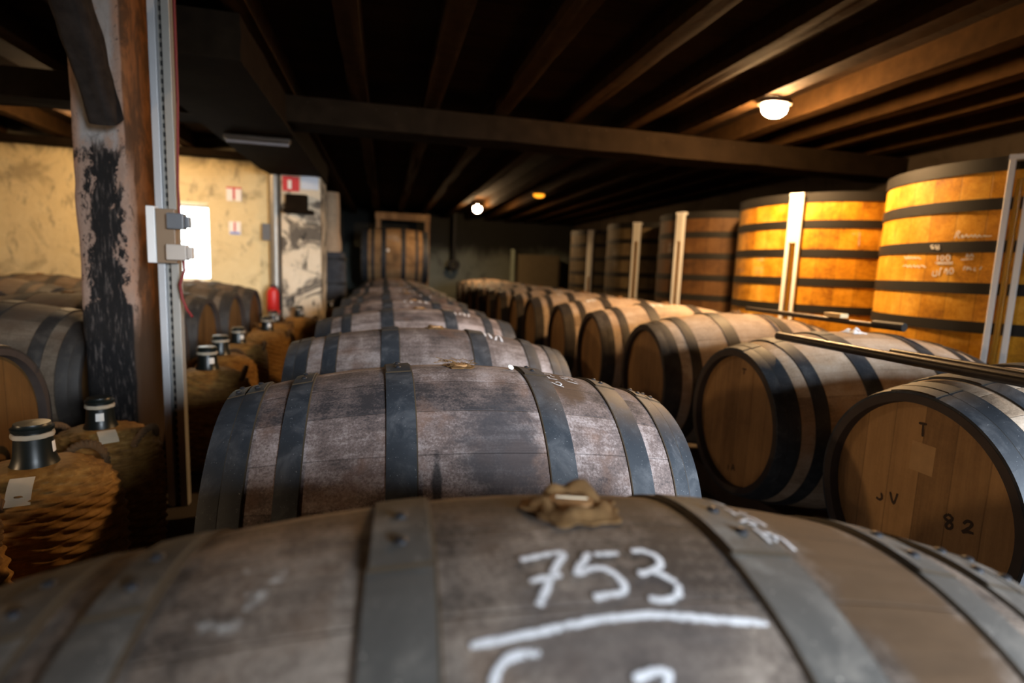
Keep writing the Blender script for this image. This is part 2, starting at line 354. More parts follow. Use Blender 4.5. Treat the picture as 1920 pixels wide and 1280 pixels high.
M['stencil'] = plain('stencil_ink', (.045,.024,.012), .8)
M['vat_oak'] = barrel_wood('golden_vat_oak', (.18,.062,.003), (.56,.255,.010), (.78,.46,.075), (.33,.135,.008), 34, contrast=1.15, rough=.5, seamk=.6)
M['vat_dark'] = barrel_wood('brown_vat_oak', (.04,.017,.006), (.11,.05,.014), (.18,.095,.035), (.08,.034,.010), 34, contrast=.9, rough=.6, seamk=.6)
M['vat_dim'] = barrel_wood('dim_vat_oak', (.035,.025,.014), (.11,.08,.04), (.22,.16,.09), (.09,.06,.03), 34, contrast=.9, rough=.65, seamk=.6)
M['vat_hoop'] = plain('black_hoop', (.012,.011,.010), .65, .2)
M['lid'] = plank_wood('vat_lid', (.05,.03,.015), (.16,.10,.05), 0, .12, 1)
M['alu'] = plain('aluminium', (.86,.86,.86), .5, .0, .04)
M['trunk_alu'] = plain('trunk_aluminium', (.42,.42,.43), .45, .15, .08)
M['gauge_white'] = plain('white_gauge_plate', (.78,.77,.73), .6, 0, .05)
M['amber'] = plain('amber_spirit', (.80,.40,.03), .25, 0, .1)
t = NT('clear_glass'); M['glass'] = t.finish((.95,.96,.95), .03, 0, extra={'Transmission Weight': 1.0, 'IOR': 1.12})
M['black'] = plain('black_paint', (.012,.012,.012), .6)
M['joint'] = plain('rusty_joint', (.035,.022,.010), .8)
M['iron'] = plain('dark_iron', (.05,.04,.032), .42, .55, .4, 30)
M['cloth_white'] = plain('white_cloth', (.7,.69,.7), .9)
M['wax'] = plain('white_wax', (.88,.88,.86), .5, 0, .04)
M['paper'] = plain('old_paper', (.62,.52,.38), .9, 0, .15, 30)
M['paper_white'] = plain('white_paper', (.8,.77,.72), .9, 0, .05)
M['bottle'] = plain('dark_green_glass', (.006,.009,.008), .35, 0, .2, spec=.5)
M['string'] = plain('pale_string', (.36,.30,.22), .95)
M['timber_rail'] = plain('rail_timber', (.07,.045,.03), .85, 0, .4)
# wicker
t = NT('wicker'); v = t.obj()
uvn = t.n('SeparateXYZ', {0: t.n('TexCoord').outputs['UV']})
nn = t.noise(v, 30.0, 6, .7); n2 = t.noise(t.vscale(v, (8, 8, 90)), 1.0, 4)
f = t.math('ADD', t.math('MULTIPLY', nn, .6), t.math('MULTIPLY', n2, .5))
M['wicker'] = t.finish(t.ramp(f, [(.3, (.055,.024,.006)), (.55, (.25,.125,.03)), (.8, (.45,.26,.075))]), .7, 0, n2, .4, .003, .3)
M['rope'] = plain('wicker_rope', (.11,.06,.025), .85, 0, .5, 60)
# room
M['ceiling'] = plank_wood('ceiling_boards', (.006,.0035,.002), (.024,.013,.006), 1, .17, 0, .95, .9)
M['joist'] = plain('dark_joist', (.024,.012,.0042), .9, 0, .6, 16, spec=.03, bump=.4)  # very dark brown base colour, mottled all over
M['beam'] = plain('dark_beam', (.011,.007,.004), .9, 0, .6, 14, spec=.04, bump=.5)  # near-black brown base colour, mottled all over
M['floor'] = plain('earth_floor', (.05,.038,.028), .95, 0, .4, 5, bump=.4)
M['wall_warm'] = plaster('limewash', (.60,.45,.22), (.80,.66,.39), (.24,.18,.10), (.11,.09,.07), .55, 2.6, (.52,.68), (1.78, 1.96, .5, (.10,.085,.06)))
M['wall_pier'] = plaster('flaking_limewash', (.62,.50,.34), (.78,.67,.52), (.10,.085,.07), (.035,.032,.03), .95, 3.6, (.47,.58))
M['wall_dark'] = plaster('dim_plaster', (.11,.10,.085), (.17,.155,.13), (.05,.045,.04), (.04,.035,.03), .6, 1.5)
M['wall_far'] = plaster('grey_green_plaster', (.15,.175,.15), (.20,.22,.20), (.07,.075,.07), (.05,.05,.05), .5, 1.2, (.5,.66), (1.1, 1.45, .6, (.012,.011,.010)))  # grey green below, near black towards the top
# post: peeling dark paint over pale limewashed timber, bare brown on its side
t = NT('peeling_post'); v = t.obj(False); s = t.n('SeparateXYZ', {0: v}); x, y, z = s.outputs
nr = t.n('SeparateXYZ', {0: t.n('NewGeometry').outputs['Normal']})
n1 = t.noise(t.vscale(v, (1, 1, .45)), 9.0, 9, .7, .5); n2 = t.noise(t.vscale(v, (1, 1, .5)), 30.0, 8, .72, .6); n3 = t.noise(t.vscale(v, (3, 3, .4)), 40.0, 5, .7)
pale = t.mix(n2, (.13,.075,.052), (.40,.285,.225))
pale = t.mix(t.step(n1, .5, .62), pale, (.30,.18,.125))
pale = t.mix(t.math('MULTIPLY', t.step(n2, .55, .66), .8), pale, (.05,.035,.03))
white = t.mix(n2, (.12,.115,.115), (.42,.40,.39))
wz = t.math('MULTIPLY', t.step(z, 1.27, 1.36), t.math('SUBTRACT', 1.0, t.step(t.math('ABSOLUTE', x), .045, .07)))
pale = t.mix(t.math('MULTIPLY', t.step(t.noise(t.vscale(v, (1,1,.6)), 60.0, 6, .75), .56, .66), .85), pale, (.04,.028,.024))
front = t.mix(t.math('MULTIPLY', wz, t.step(n1, .36, .5)), pale, white)
ax = t.math('ABSOLUTE', t.math('ADD', x, .002))
shape = t.math('SUBTRACT', .056, ax)                                     # inside the painted panel
shape = t.math('ADD', t.math('MULTIPLY', shape, 9.0), t.math('MULTIPLY', t.math('SUBTRACT', n1, .5), 2.2))
shape = t.math('ADD', shape, t.math('MULTIPLY', t.math('SUBTRACT', n2, .5), 2.0))
low = t.step(t.math('ADD', z, t.math('MULTIPLY', t.math('SUBTRACT', n1, .5), .25)), .80, .62)
shape = t.math('ADD', shape, t.math('MULTIPLY', low, 1.6))
topm = t.math('SUBTRACT', 1.0, t.step(t.math('ADD', z, t.math('MULTIPLY', t.math('SUBTRACT', n2, .5), .2)), 1.30, 1.37))
k = t.math('MULTIPLY', t.step(shape, -.02, .12), topm)
blk = t.mix(t.step(n3, .5, .72), (.009,.008,.008), (.105,.085,.075))
front = t.mix(k, front, blk)
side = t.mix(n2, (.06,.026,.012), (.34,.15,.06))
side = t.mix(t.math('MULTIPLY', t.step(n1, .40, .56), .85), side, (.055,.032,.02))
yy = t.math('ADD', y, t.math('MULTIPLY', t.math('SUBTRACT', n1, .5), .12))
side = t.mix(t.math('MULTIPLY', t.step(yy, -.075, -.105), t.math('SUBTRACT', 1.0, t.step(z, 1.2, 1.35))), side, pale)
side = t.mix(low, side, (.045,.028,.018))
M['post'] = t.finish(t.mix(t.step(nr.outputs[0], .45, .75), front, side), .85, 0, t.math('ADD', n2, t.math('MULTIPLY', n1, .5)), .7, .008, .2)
M['brace'] = plain('grey_brace', (.024,.020,.018), .9, 0, .75, 26, spec=.06, bump=.6)
M['red'] = plain('fire_red', (.55,.02,.015), .4, 0, .1)
M['sign_red'] = plain('sign_red', (.60,.04,.04), .5, 0, .05)
M['sign_white'] = plain('sign_white', (.85,.78,.72), .6, 0, .04)
M['sign_blue'] = plain('sign_blue', (.25,.30,.6), .6, 0, .05)
M['cable_red'] = plain('red_cable', (.16,.012,.012), .6)
M['box_white'] = plain('pale_cover', (.72,.70,.68), .5, 0, .05)
M['box_brown'] = plain('brown_plastic', (.20,.135,.085), .5, 0, .1)
M['box_grey'] = plain('grey_plastic', (.12,.125,.135), .45, 0, .1)
M['box_pale'] = plain('pale_socket', (.42,.36,.31), .5, 0, .1)
M['steel_pipe'] = plain('zinc_pipe', (.24,.22,.19), .38, .5, .25)
M['day'] = emit('daylight_pane', (.93,1.0,.98), 7.0)
M['lamp'] = emit('lit_lamp_glass', (1.0,.60,.27), 1650.0)
M['lamp_wall'] = emit('lit_wall_side_lamp_glass', (1.0,.66,.34), 640.0)
M['lamp_side'] = emit('lit_side_lamp_glass', (1.0,.70,.43), 560.0)
M['lamp_far'] = emit('lit_far_lamp_glass', (1.0,.62,.30), 700.0)
M['lamp_orange'] = emit('amber_lamp_glass', (1.0,.33,.02), 2.2)
M['frame'] = plain('painted_frame', (.3,.26,.2), .7)
M['brown_board'] = plank_wood('brown_boards', (.10,.055,.025), (.30,.19,.10), 0, .11, 2, .7)
M['grey_panel'] = plain('drab_panel', (.13,.105,.065), .7, 0, .2)

# ------------------------------------------------------------------ barrels
BL, BR, Br = .95, .33, .2584
def rho(x, L=BL, R=BR, r=Br): return r + (R-r)*(1-(2*x/L)**2)
HOOPS = [(-.474,-.4425), (-.4415,-.405), (-.3585,-.316), (-.179,-.1215)]
HOOPS = HOOPS + [(-b, -a) for a, b in reversed(HOOPS)]

def smooth_poly(P, n=5):
    if len(P) < 3:
        a, b = P[0], P[-1]
        return [(a[0]+(b[0]-a[0])*i/6, a[1]+(b[1]-a[1])*i/6) for i in range(7)]
    out = []
    for i in range(len(P)-1):
        p0, p1, p2, p3 = P[max(i-1,0)], P[i], P[i+1], P[min(i+2,len(P)-1)]
        for k in range(n):
            t = k/n
            out.append(tuple(.5*((2*p1[j])+(-p0[j]+p2[j])*t+(2*p0[j]-5*p1[j]+4*p2[j]-p3[j])*t*t+(-p0[j]+3*p1[j]-3*p2[j]+p3[j])*t**3) for j in (0,1)))
    out.append(P[-1]); return out

def strokes(lines, w, fn, lift=.0012):
    """flat chalk ribbons; lines are in surface coordinates (metres), fn maps (a, b, height) to 3D"""
    m = MB(); rnd = random.Random(3)
    for ln in lines:
        P = smooth_poly(ln); n = len(P)
        vs = []; fs = []; uvs = []
        for i, p in enumerate(P):
            q0, q1 = P[max(i-1,0)], P[min(i+1,n-1)]
            dx, dy = q1[0]-q0[0], q1[1]-q0[1]; d = math.hypot(dx, dy) or 1
            nx, ny = -dy/d, dx/d
            ww = w*(.85+.3*rnd.random())*(.75 if i in (0, n-1) else 1)
            for s in (-1, 0, 1):
                vs.append(fn(p[0]+nx*ww/2*s, p[1]+ny*ww/2*s, lift if s else lift*1.5))
        for i in range(n-1):
            for s in (0, 1):
                fs.append((i*3+s, i*3+s+1, i*3+s+4, i*3+s+3)); uvs.append([(s*.5,i/n),(s*.5+.5,i/n),(s*.5+.5,(i+1)/n),(s*.5,(i+1)/n)])
        m.add(vs, fs, uvs)
    return m

def barrel_parts(root, wood, rim, headm, hoopm, hoops=HOOPS, seg=72, rivets=False, laps=True, riv_side=0):
    z0 = (0, 0, BR)
    N = 22
    prof = [(Br-.024, -BL/2+.04), (Br-.022, -BL/2+.002), (Br-.003, -BL/2), (Br, -BL/2+.003)]
    prof += [(rho(x), x) for x in [-BL/2+.01 + (BL-.02)*i/N for i in range(N+1)]]
    prof += [(Br, BL/2-.003), (Br-.003, BL/2), (Br-.022, BL/2-.002), (Br-.024, BL/2-.04)]
    mis = [1, 1, 1] + [0]*(N+2) + [1, 1, 1]
    MB().lathe(prof, seg, 'x', mis=mis, off=z0).build('staves', [wood, rim], root, auto=50)
    for s in (-1, 1):
        xo = s*(BL/2-.027); xi = s*(BL/2-.045)
        rh = Br-.021
        pr = [(.0005, xo), (rh, xo), (rh, xi), (.0005, xi)]
        if s > 0: pr = pr[::-1]
        MB().lathe(pr, 48, 'x', off=z0).build('head', headm, root, auto=30)
    for a, b in hoops:
        m = MB()
        pr = []
        K = 3
        for i in range(K+1):
            x = a+(b-a)*i/K; e = .0018 if i in (0, K) else 0
            pr.append((rho(x)+.0042-e*.4, x))
        pr += [(rho(b)-.003, b), (rho(a)-.003, a)]
        m.lathe(pr, seg, 'x', close=True, off=z0)
        if laps:
            th0, th1 = -.14, .30; ns = 10; vs = []; fs = []
            for i in range(ns+1):
                t = th0+(th1-th0)*i/ns
                for x, h in ((a+.001, .0035), (a+.002, .0060), (b-.002, .0060), (b-.001, .0035)):
                    rr = rho(x)+h; vs.append((x, rr*math.sin(t), rr*math.cos(t)+BR))
            for i in range(ns): fs.append((i*4+1, i*4+2, (i+1)*4+2, (i+1)*4+1))
            fs.append((ns*4+3, ns*4+2, ns*4+1, ns*4))
            m.add(vs, fs)
            m.add(vs, [(i*4+k, i*4+k+1, (i+1)*4+k+1, (i+1)*4+k) for i in range(ns) for k in (0, 2)], None, 1)
            vs = []                                            # dark slit at the end of the lap
            for t in (th0-.010, th0):
                for x, h in ((a+.001, .0045 if t < th0 else .0062), (b-.001, .0045 if t < th0 else .0062)):
                    rr = rho(x)+h; vs.append((x, rr*math.sin(t), rr*math.cos(t)+BR))
            m.add(vs, [(0,1,3,2)], None, 1)
        e, sg = (b, 1) if b <= 0 else (a, -1)                   # dark joint along the edge turned to the bilge
        pe = [(rho(e)+.0036, e), (rho(e)+.0030, e+sg*.0022), (rho(e)-.001, e+sg*.0026)]
        m.lathe(pe if sg > 0 else pe[::-1], seg, 'x', mi=1, off=z0)
        h = m.build('hoop', [hoopm, M['joint']], root, auto=35)
        if rivets:
            xc = (a+b)/2
            for t in (.09, -.05):
                rr = rho(xc)+.0065
                MB().ball((xc, rr*math.sin(t), rr*math.cos(t)+BR), .0062, .0062, .0034, 10, 6).build('rivet', M['rivet'], h)

def ruffle(seed, r0, r1, h, lobes=7, rings=9, seg=84, droop=.006):
    rnd = random.Random(seed); ph = [rnd.random()*6.28 for _ in range(6)]
    m = MB(); vs = []; fs = []; uvs = []
    for j in range(rings):
        q = j/(rings-1)
        for k in range(seg):
            t = 2*PI*k/seg
            a = math.sin((lobes-2)*t+ph[0])*.45 + math.sin((lobes-4)*t+ph[1])*.4 + math.sin(2*t+ph[2])*.4
            rr = r0+(r1-r0)*q*(1+.16*math.sin((lobes-2)*t+ph[3])+.10*math.sin(11*t+ph[4]))
            nz = mnoise.noise(Vector((rr*70*math.cos(t), rr*70*math.sin(t), seed*3.1))) + .5*mnoise.noise(Vector((rr*190*math.cos(t), rr*190*math.sin(t), seed*1.7)))
            z = h*(math.sin(PI*min(1, q*1.12+.12)))*(.75+.55*a) + h*.45*nz*q - droop*q*q*(1.2)
            z *= .85+.3*math.sin(t)
            z = max(z, .0015 - (rr*math.sin(t))**2/.7 - .001)
            vs.append((rr*math.cos(t), rr*math.sin(t), z))
    for j in range(rings-1):
        for k in range(seg):
            k2 = (k+1) % seg
            fs.append((j*seg+k, j*seg+k2, (j+1)*seg+k2, (j+1)*seg+k)); uvs.append([(0,0)]*4)
    return m.add(vs, fs, uvs)

def add_bung(root, x, th, rb=.021, cloth=(.020,.043,.013), seed=1, flat=False, white=False):
    rr = rho(x)
    n = Vector((0, math.sin(th), math.cos(th)))
    loc = (x, rr*n.y, rr*n.z+BR)
    hb = .006 if flat else .009
    b = MB().lathe([(.0004,-.006),(rb*.96,-.006),(rb,hb*.6),(rb*.9,hb),(.0004,hb*1.1)], 28, 'z').build('bung', M['bung_wood'], root, loc=loc, rot=(-th,0,0))
    o = ruffle(seed, *cloth).build('burlap_wrap', M['cloth_white'] if white else M['burlap'], b, auto=80)
    sd = o.modifiers.new('thick', 'SOLIDIFY'); sd.thickness = .0016
    if flat:                                                # frayed ends
        rnd = random.Random(seed); m = MB()
        for i in range(26):
            t = rnd.random()*6.28; L = .015+.02*rnd.random(); r1 = cloth[1]*.75
            p = Vector((r1*math.cos(t), r1*math.sin(t), .007+.006*rnd.random()))
            d = Vector((math.cos(t+rnd.uniform(-1,1)), math.sin(t+rnd.uniform(-1,1))*.6, rnd.uniform(-.1,.35)))
            m.tube([p, p+d*L*.5+Vector((0,0,.001)), p+d*L], .0007, 5)
        m.build('frayed_threads', M['burlap'], b)
    return b

def barrel_at(o, c, tilt=0, yaw=0, roll=0):
    """set a barrel's Empty (at its underside) so that its axis centre is at c"""
    R = Euler((roll, tilt, yaw)).to_matrix()
    o.rotation_euler = (roll, tilt, yaw)
    o.location = Vector(c) - R @ Vector((0,0,BR))

ZA = .40
surf = lambda a, b, h: ((rho(a)+h)*0+a, (rho(a)+h)*math.sin(b/BR), (rho(a)+h)*math.cos(b/BR)+BR)
def to_m(lines): return [[(x, th*BR) for x, th in l] for l in lines]

ORD = ['front','second','third','fourth','fifth','sixth','seventh','eighth','ninth','tenth','eleventh','twelfth','thirteenth']
MID = 'barrels of the middle row'
# middle row: first barrel
b1 = thing('wine_barrel', 'dusty grey oak barrel chalked 753, at the near end of the middle row', 'barrel', group=MID)
barrel_parts(b1, M['oak_front'], M['oak_front'], M['head_grey'], M['hoop_front'],
    [(-.474,-.4425),(-.4415,-.3935),(-.3635,-.321),(-.176,-.1265),(.1185,.1765),(.316,.3605),(.400,.4415),(.4425,.474)], 128, True)
barrel_at(b1, (-.0061, .0079, ZA), .031, -.0336)
bg = add_bung(b1, .006, .125, .0235, (.0215,.046,.016), 5)
MB().obox((-.014,.003,.0106), (.015,-.004,.0104), .0035, .0010).build('chalk_mark', M['paper'], bg)
strokes(to_m(S1), .0088, surf).build('chalk_lettering', M['chalk'], b1)
strokes(to_m(S1b), .0055, lambda a, b, h: surf(a, b, h+(.0058 if a < .1775 else 0)), .0013).build('chalk_lettering', M['chalk'], b1)
strokes(to_m(S1c), .016, surf).build('faint_chalk_lettering', M['chalk_faint'], b1)
# second
b2 = thing('wine_barrel', 'grey oak barrel with a brown stain and sharp dark hoops, second in the middle row', 'barrel', group=MID)
barrel_parts(b2, M['oak_second'], M['oak_second'], M['head_grey'], M['hoop'],
    [(-.474,-.4405),(-.4395,-.4045),(-.354,-.314),(-.1725,-.1195),(.1265,.180),(.2985,.350),(.4055,.4405),(.4415,.474)], 128, True)
barrel_at(b2, (.0027, .7807, ZA), .0321, .0259)
add_bung(b2, -.010, .02, .02, (.012,.034,.007), 9, True)
strokes(to_m(S2), .0042, surf, .0012).build('chalk_lettering', M['chalk'], b2)
# third and the copies behind
b3 = thing('wine_barrel', 'grey oak barrel directly behind the stained one, third in the middle row', 'barrel', group=MID)
barrel_parts(b3, M['oak_grey'], M['oak_grey'], M['head_grey'], M['hoop'])
barrel_at(b3, (-.0004, 1.5508, ZA), .0264, .0112)
add_bung(b3, .01, .03, .02, (.012,.036,.008), 4)
mid = [(.001,2.377,-.002,.026), (.004,3.15,.012,.01), (-.004,3.94,.02,-.006), (.006,4.73,.008,.012), (-.003,5.51,.015,.0), (.0,6.30,.01,.01), (.004,7.08,.02,-.008), (.0,7.87,.01,.0), (.002,8.66,.01,.006)]
for i, (dx, y, tl, yw) in enumerate(mid):
    o = copy_tree(b3); barrel_at(o, (dx, y, ZA + [.006,.0,.006,-.004,.01,.0,.006,.004,.008][i]), tl, yw)
    far = ' by the cask' if i == 8 else ''
    o['label'] = 'grey oak barrel, %s in the middle row from the 753 one%s' % (ORD[i+3], far)
    for c in o.children:
        if c.name.startswith('bung'): c.rotation_euler.z = i*1.3

# chalk smudges on top of some of the middle barrels
def scribble(seed, x0, x1, y0, y1, n=5):
    rnd = random.Random(seed); out = []
    for i in range(n):
        a = x0+(x1-x0)*(i+.2)/n; w = (x1-x0)/n*.75
        out.append([(a+w*rnd.random(), rnd.uniform(y0,y1)) for _ in range(4)])
    return out
tops = [o for o in COL.objects if o.get('group') == MID and o not in (b1, b2)]
for k, (bi, x0, x1) in enumerate(((0,.17,.25),(1,.17,.26),(2,-.06,.10),(3,.05,.2),(4,-.05,.1),(5,.05,.16),(6,-.08,.05))):
    strokes(scribble(k+2, x0, x1, -.09, .02, 4), .011, surf, .0014).build('chalk_lettering', M['chalk'], tops[bi])

# row beside the vats
VR = 'barrels of the row beside the vats'
r1 = thing('wine_barrel', 'honey oak barrel lettered T, JV and 82 on its head', 'barrel', group=VR)
barrel_parts(r1, M['oak_honey'], M['rim_dark'], M['head_oak'], M['hoop'], seg=96)
r2 = thing('wine_barrel', 'honey oak barrel with a small T on its head, under the iron rod tip', 'barrel', group=VR)
barrel_parts(r2, M['oak_honey'], M['rim_dark'], M['head_oak'], M['hoop'], seg=96)
headf = lambda a, b, h: (-(BL/2-.027)-h, a, b+BR)
for root, H in ((r1, H1), (r2, H2)):
    hd = [c for c in root.children if c.name.startswith('head')][0]
    strokes(H, .0062, headf, .0006).build('stencil_lettering', M['stencil'], hd)
# pale square on the first head where a paper label was
M['head_pale'] = plain('pale_patch', (.40,.235,.10), .8, 0, .25, 30)
MB().box((-(BL/2-.027)-.0004, -.034, .072+BR), (-(BL/2-.027)+.001, .026, .142+BR)).build('label_trace', M['head_pale'], [c for c in r1.children if c.name.startswith('head')][0], False)
r3 = thing('wine_barrel', 'honey oak barrel third in the row beside the vats', 'barrel', group=VR)
barrel_parts(r3, M['oak_honey'], M['rim_dark'], M['head_oak'], M['hoop_brown'])
add_bung(r1, 0, 0, .02, (.012,.034,.01), 21)
add_bung(r2, .0, .0, .02, (.010,.04,.013), 22, False, True)
add_bung(r3, .0, .0, .02, (.010,.034,.013), 23)
HX, HY, HZ, HS = 1.055, .589, .443, .706
def right_place(o, k, dx, dy, dz, a, tl=.0):
    hx, hy, hz = HX+dx, HY+k*HS+dy, HZ+dz
    barrel_at(o, (hx+math.cos(a)*BL/2, hy+math.sin(a)*BL/2, hz), tl, a)
right_place(r1, 0, -.010, -.009, -.003, -.031)
right_place(r2, 1, .007, -.002, -.006, -.038)
right_place(r3, 2, .001, -.003, .006, -.054)
rv = [(-.001,.003,.003,-.06),(.01,.0,.0,-.05),(-.01,.01,.004,-.04),(.005,-.01,.0,-.05),(.0,.0,.006,-.05),(.01,.0,.0,-.04),(-.005,.01,.004,-.05),(.0,.0,.0,-.05),(.0,.0,.01,-.05),(.01,.0,.0,-.04)]
for i, q in enumerate(rv):
    o = copy_tree(r3); right_place(o, i+3, *q)
    o['label'] = 'honey oak barrel, %s in the row beside the vats from the one lettered 82' % ORD[i+3]
r_all = [r3] + [o for o in COL.objects if o.get('group') == VR and o not in (r1, r2, r3)]
for k, (bi, x0, x1) in enumerate(((1,-.12,-.03),(2,-.28,-.2),(3,-.3,-.15),(4,-.2,.0),(6,-.2,0))):
    strokes(scribble(k+22, x0, x1, -.1, .03, 4), .013, surf, .0014).build('chalk_lettering', M['chalk'], r_all[bi])

# rows on the side of the limewashed wall
LR = 'barrels of the row behind the wicker demijohns'
M['head_brown'] = plank_wood('head_brown', (.05,.023,.006), (.16,.078,.022), 1, .078, 2, .65, .4, .6, .13)
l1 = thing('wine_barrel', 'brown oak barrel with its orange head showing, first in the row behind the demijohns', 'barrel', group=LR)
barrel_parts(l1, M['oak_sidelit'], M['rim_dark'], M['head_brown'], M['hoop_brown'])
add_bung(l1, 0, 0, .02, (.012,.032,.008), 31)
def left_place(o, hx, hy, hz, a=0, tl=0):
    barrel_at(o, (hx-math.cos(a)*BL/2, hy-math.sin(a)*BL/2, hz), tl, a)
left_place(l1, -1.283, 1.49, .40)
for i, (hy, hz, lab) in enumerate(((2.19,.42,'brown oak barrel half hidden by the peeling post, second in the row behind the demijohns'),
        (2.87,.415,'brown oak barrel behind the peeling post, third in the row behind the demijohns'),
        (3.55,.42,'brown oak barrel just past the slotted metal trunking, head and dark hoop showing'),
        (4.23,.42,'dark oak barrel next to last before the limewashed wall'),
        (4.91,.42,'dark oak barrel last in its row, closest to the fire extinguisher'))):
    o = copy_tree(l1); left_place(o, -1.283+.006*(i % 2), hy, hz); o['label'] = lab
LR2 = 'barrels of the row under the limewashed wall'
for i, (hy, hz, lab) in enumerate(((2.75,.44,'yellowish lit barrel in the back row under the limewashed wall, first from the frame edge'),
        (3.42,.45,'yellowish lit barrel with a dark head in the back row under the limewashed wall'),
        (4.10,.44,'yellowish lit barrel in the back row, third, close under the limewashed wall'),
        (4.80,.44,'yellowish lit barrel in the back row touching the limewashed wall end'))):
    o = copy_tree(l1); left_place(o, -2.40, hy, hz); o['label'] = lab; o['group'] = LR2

# timber rails the rows lie on
def rail(x, y0, y1, h, lab):
    o = MB().box((-.04, y0, 0), (.04, y1, h)).build('timber_rail', M['timber_rail'], None, False, loc=(x,0,0), bevel=.004)
    tag(o, lab, 'rail', 'timber rails under the barrel rows')
for x in (-.25, .25): rail(x, -.35, 9.1, ZA-rho(.25)-.02, 'dark timber rail under the middle barrel row on its %s side' % ('demijohn' if x < 0 else 'vat'))
for x in (1.28, 1.78): rail(x, .2, 9.4, HZ-rho(.25)-.02, 'dark timber rail under the row beside the vats, %s one' % ('aisle' if x < 1.5 else 'vat side'))
for x in (-2.0, -1.5): rail(x, 1.1, 5.2, .40-rho(.25)-.018, 'dark timber rail under the row behind the demijohns, %s one' % ('wall' if x < -1.7 else 'aisle'))
for x in (-3.12, -2.62): rail(x, 2.3, 5.2, .44-rho(.25)-.018, 'dark timber rail under the back row at the limewashed wall, %s one' % ('outer' if x < -3 else 'inner'))

# ------------------------------------------------------------------ vats
def vat_r(z): return .609 - .004*z
VH = [1.468, 1.307, 1.127, .945, .775, .60, .43, .26, .09]
def make_vat(label, x, y, wood, phi, liquid, ztop=1.5, backing=True):
    root = thing('oak_vat', label, 'vat', (x, y, 0), group='tall upright oak vats')
    pr = [(vat_r(z), z) for z in [0, .25, .5, .75, 1.0, 1.25, 1.497]] + [(vat_r(1.5)-.004, 1.5), (vat_r(1.5)-.036, 1.5), (vat_r(1.5)-.038, 1.40)]
    MB().lathe(pr, 96, 'z').build('staves', wood, root, auto=40)
    MB().lathe([(.001,1.425),(vat_r(1.42)-.036,1.425),(vat_r(1.42)-.036,1.40),(.001,1.40)], 64, 'z').build('lid', M['lid'], root, auto=40)
    MB().box((-.5,-.05,1.425), (.5,.05,1.475)).box((-.12,-.42,1.425), (.02,-.20,1.50)).build('lid_batten', M['lid'], root, False, bevel=.004)
    for z in VH:
        w = .025 if z < 1.4 else .024
        a, b = z-w, (1.503 if z > 1.4 else z+w)
        MB().lathe([(vat_r(a)-.004,a),(vat_r(a)+.005,a),(vat_r(b)+.005,b),(vat_r(b)-.004,b)], 96, 'z', close=True).build('hoop', M['vat_hoop'], root, auto=40)
    # level gauge: two rails and a glass tube, angle phi from -x towards -y
    A = PI+phi; n = Vector((math.cos(A), math.sin(A), 0)); s = Vector((-n.y, n.x, 0))
    base = n*(vat_r(1.0)+.035)
    z0, z1 = .22, ztop
    bm_ = MB()
    for z in (z0, z1-.012):
        bm_.obox(base - n*.045 + Vector((0,0,z)), base + n*.018 + Vector((0,0,z)), .085, .02)
    gz = bm_.build('level_gauge', M['alu'], root, False)
    for q in (-1, 1):
        c = base + s*(.031*q)
        MB().obox(c+Vector((0,0,z0)), c+Vector((0,0,z1)), .021, .026, up=n).build('gauge_rail', M['alu'], gz, False, bevel=.002)
    if backing:
        c = base + n*.0145
        MB().obox(c+Vector((0,0,liquid)), c+Vector((0,0,z1-.022)), .056, .003, up=n).build('gauge_plate', M['gauge_white'], gz, False)
    MB().tube([base+Vector((0,0,z0+.02)), base+Vector((0,0,z1-.02))], .0125, 16).build('glass_tube', M['glass'], gz)
    MB().tube([base+Vector((0,0,z0+.025)), base+Vector((0,0,liquid))], .0100, 14).build('amber_liquid', M['amber'], gz)
    return root
R_ = math.radians
v1 = make_vat('golden oak vat nearest to view, chalk notes between its black hoops', 2.94, 1.709, M['vat_oak'], R_(30), 1.40, backing=False)
v2 = make_vat('golden oak vat with a white topped level gauge, under the bright bulkhead lamp', 2.94, 2.985, M['vat_oak'], R_(30), 1.19)
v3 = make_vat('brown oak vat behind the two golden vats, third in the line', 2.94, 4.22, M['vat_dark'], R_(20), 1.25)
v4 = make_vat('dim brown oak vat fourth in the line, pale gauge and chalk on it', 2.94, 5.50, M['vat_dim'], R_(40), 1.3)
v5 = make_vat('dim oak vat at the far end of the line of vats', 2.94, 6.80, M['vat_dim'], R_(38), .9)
v4.scale = (1,1,1)
vs_ = lambda lift: (lambda a, b, h: ((vat_r(b)+h+lift)*math.cos(a/.62), (vat_r(b)+h+lift)*math.sin(a/.62), b))
def vm(lines): return [[((a if a < 0 else a-2*PI)*.62, z) for a, z in l] for l in lines]
L1 = vm(VS1)
strokes(L1[:2]+L1[5:], .0085, vs_(0), .002).build('chalk_lettering', M['chalk'], v1)
strokes(L1[2:5], .007, vs_(.0065), .0015).build('chalk_lettering', M['chalk'], v1)
strokes(vm(VS2), .016, vs_(0), .002).build('faint_chalk_lettering', M['chalk_faint'], v2)
strokes(scribble(91, -3.05*.62, -2.9*.62, 1.0, 1.25, 5), .02, vs_(0), .002).build('faint_chalk_lettering', M['chalk_faint'], v4)
strokes(scribble(92, -3.1*.62, -2.95*.62, 1.02, 1.25, 4), .02, vs_(0), .002).build('faint_chalk_lettering', M['chalk_faint'], v3)

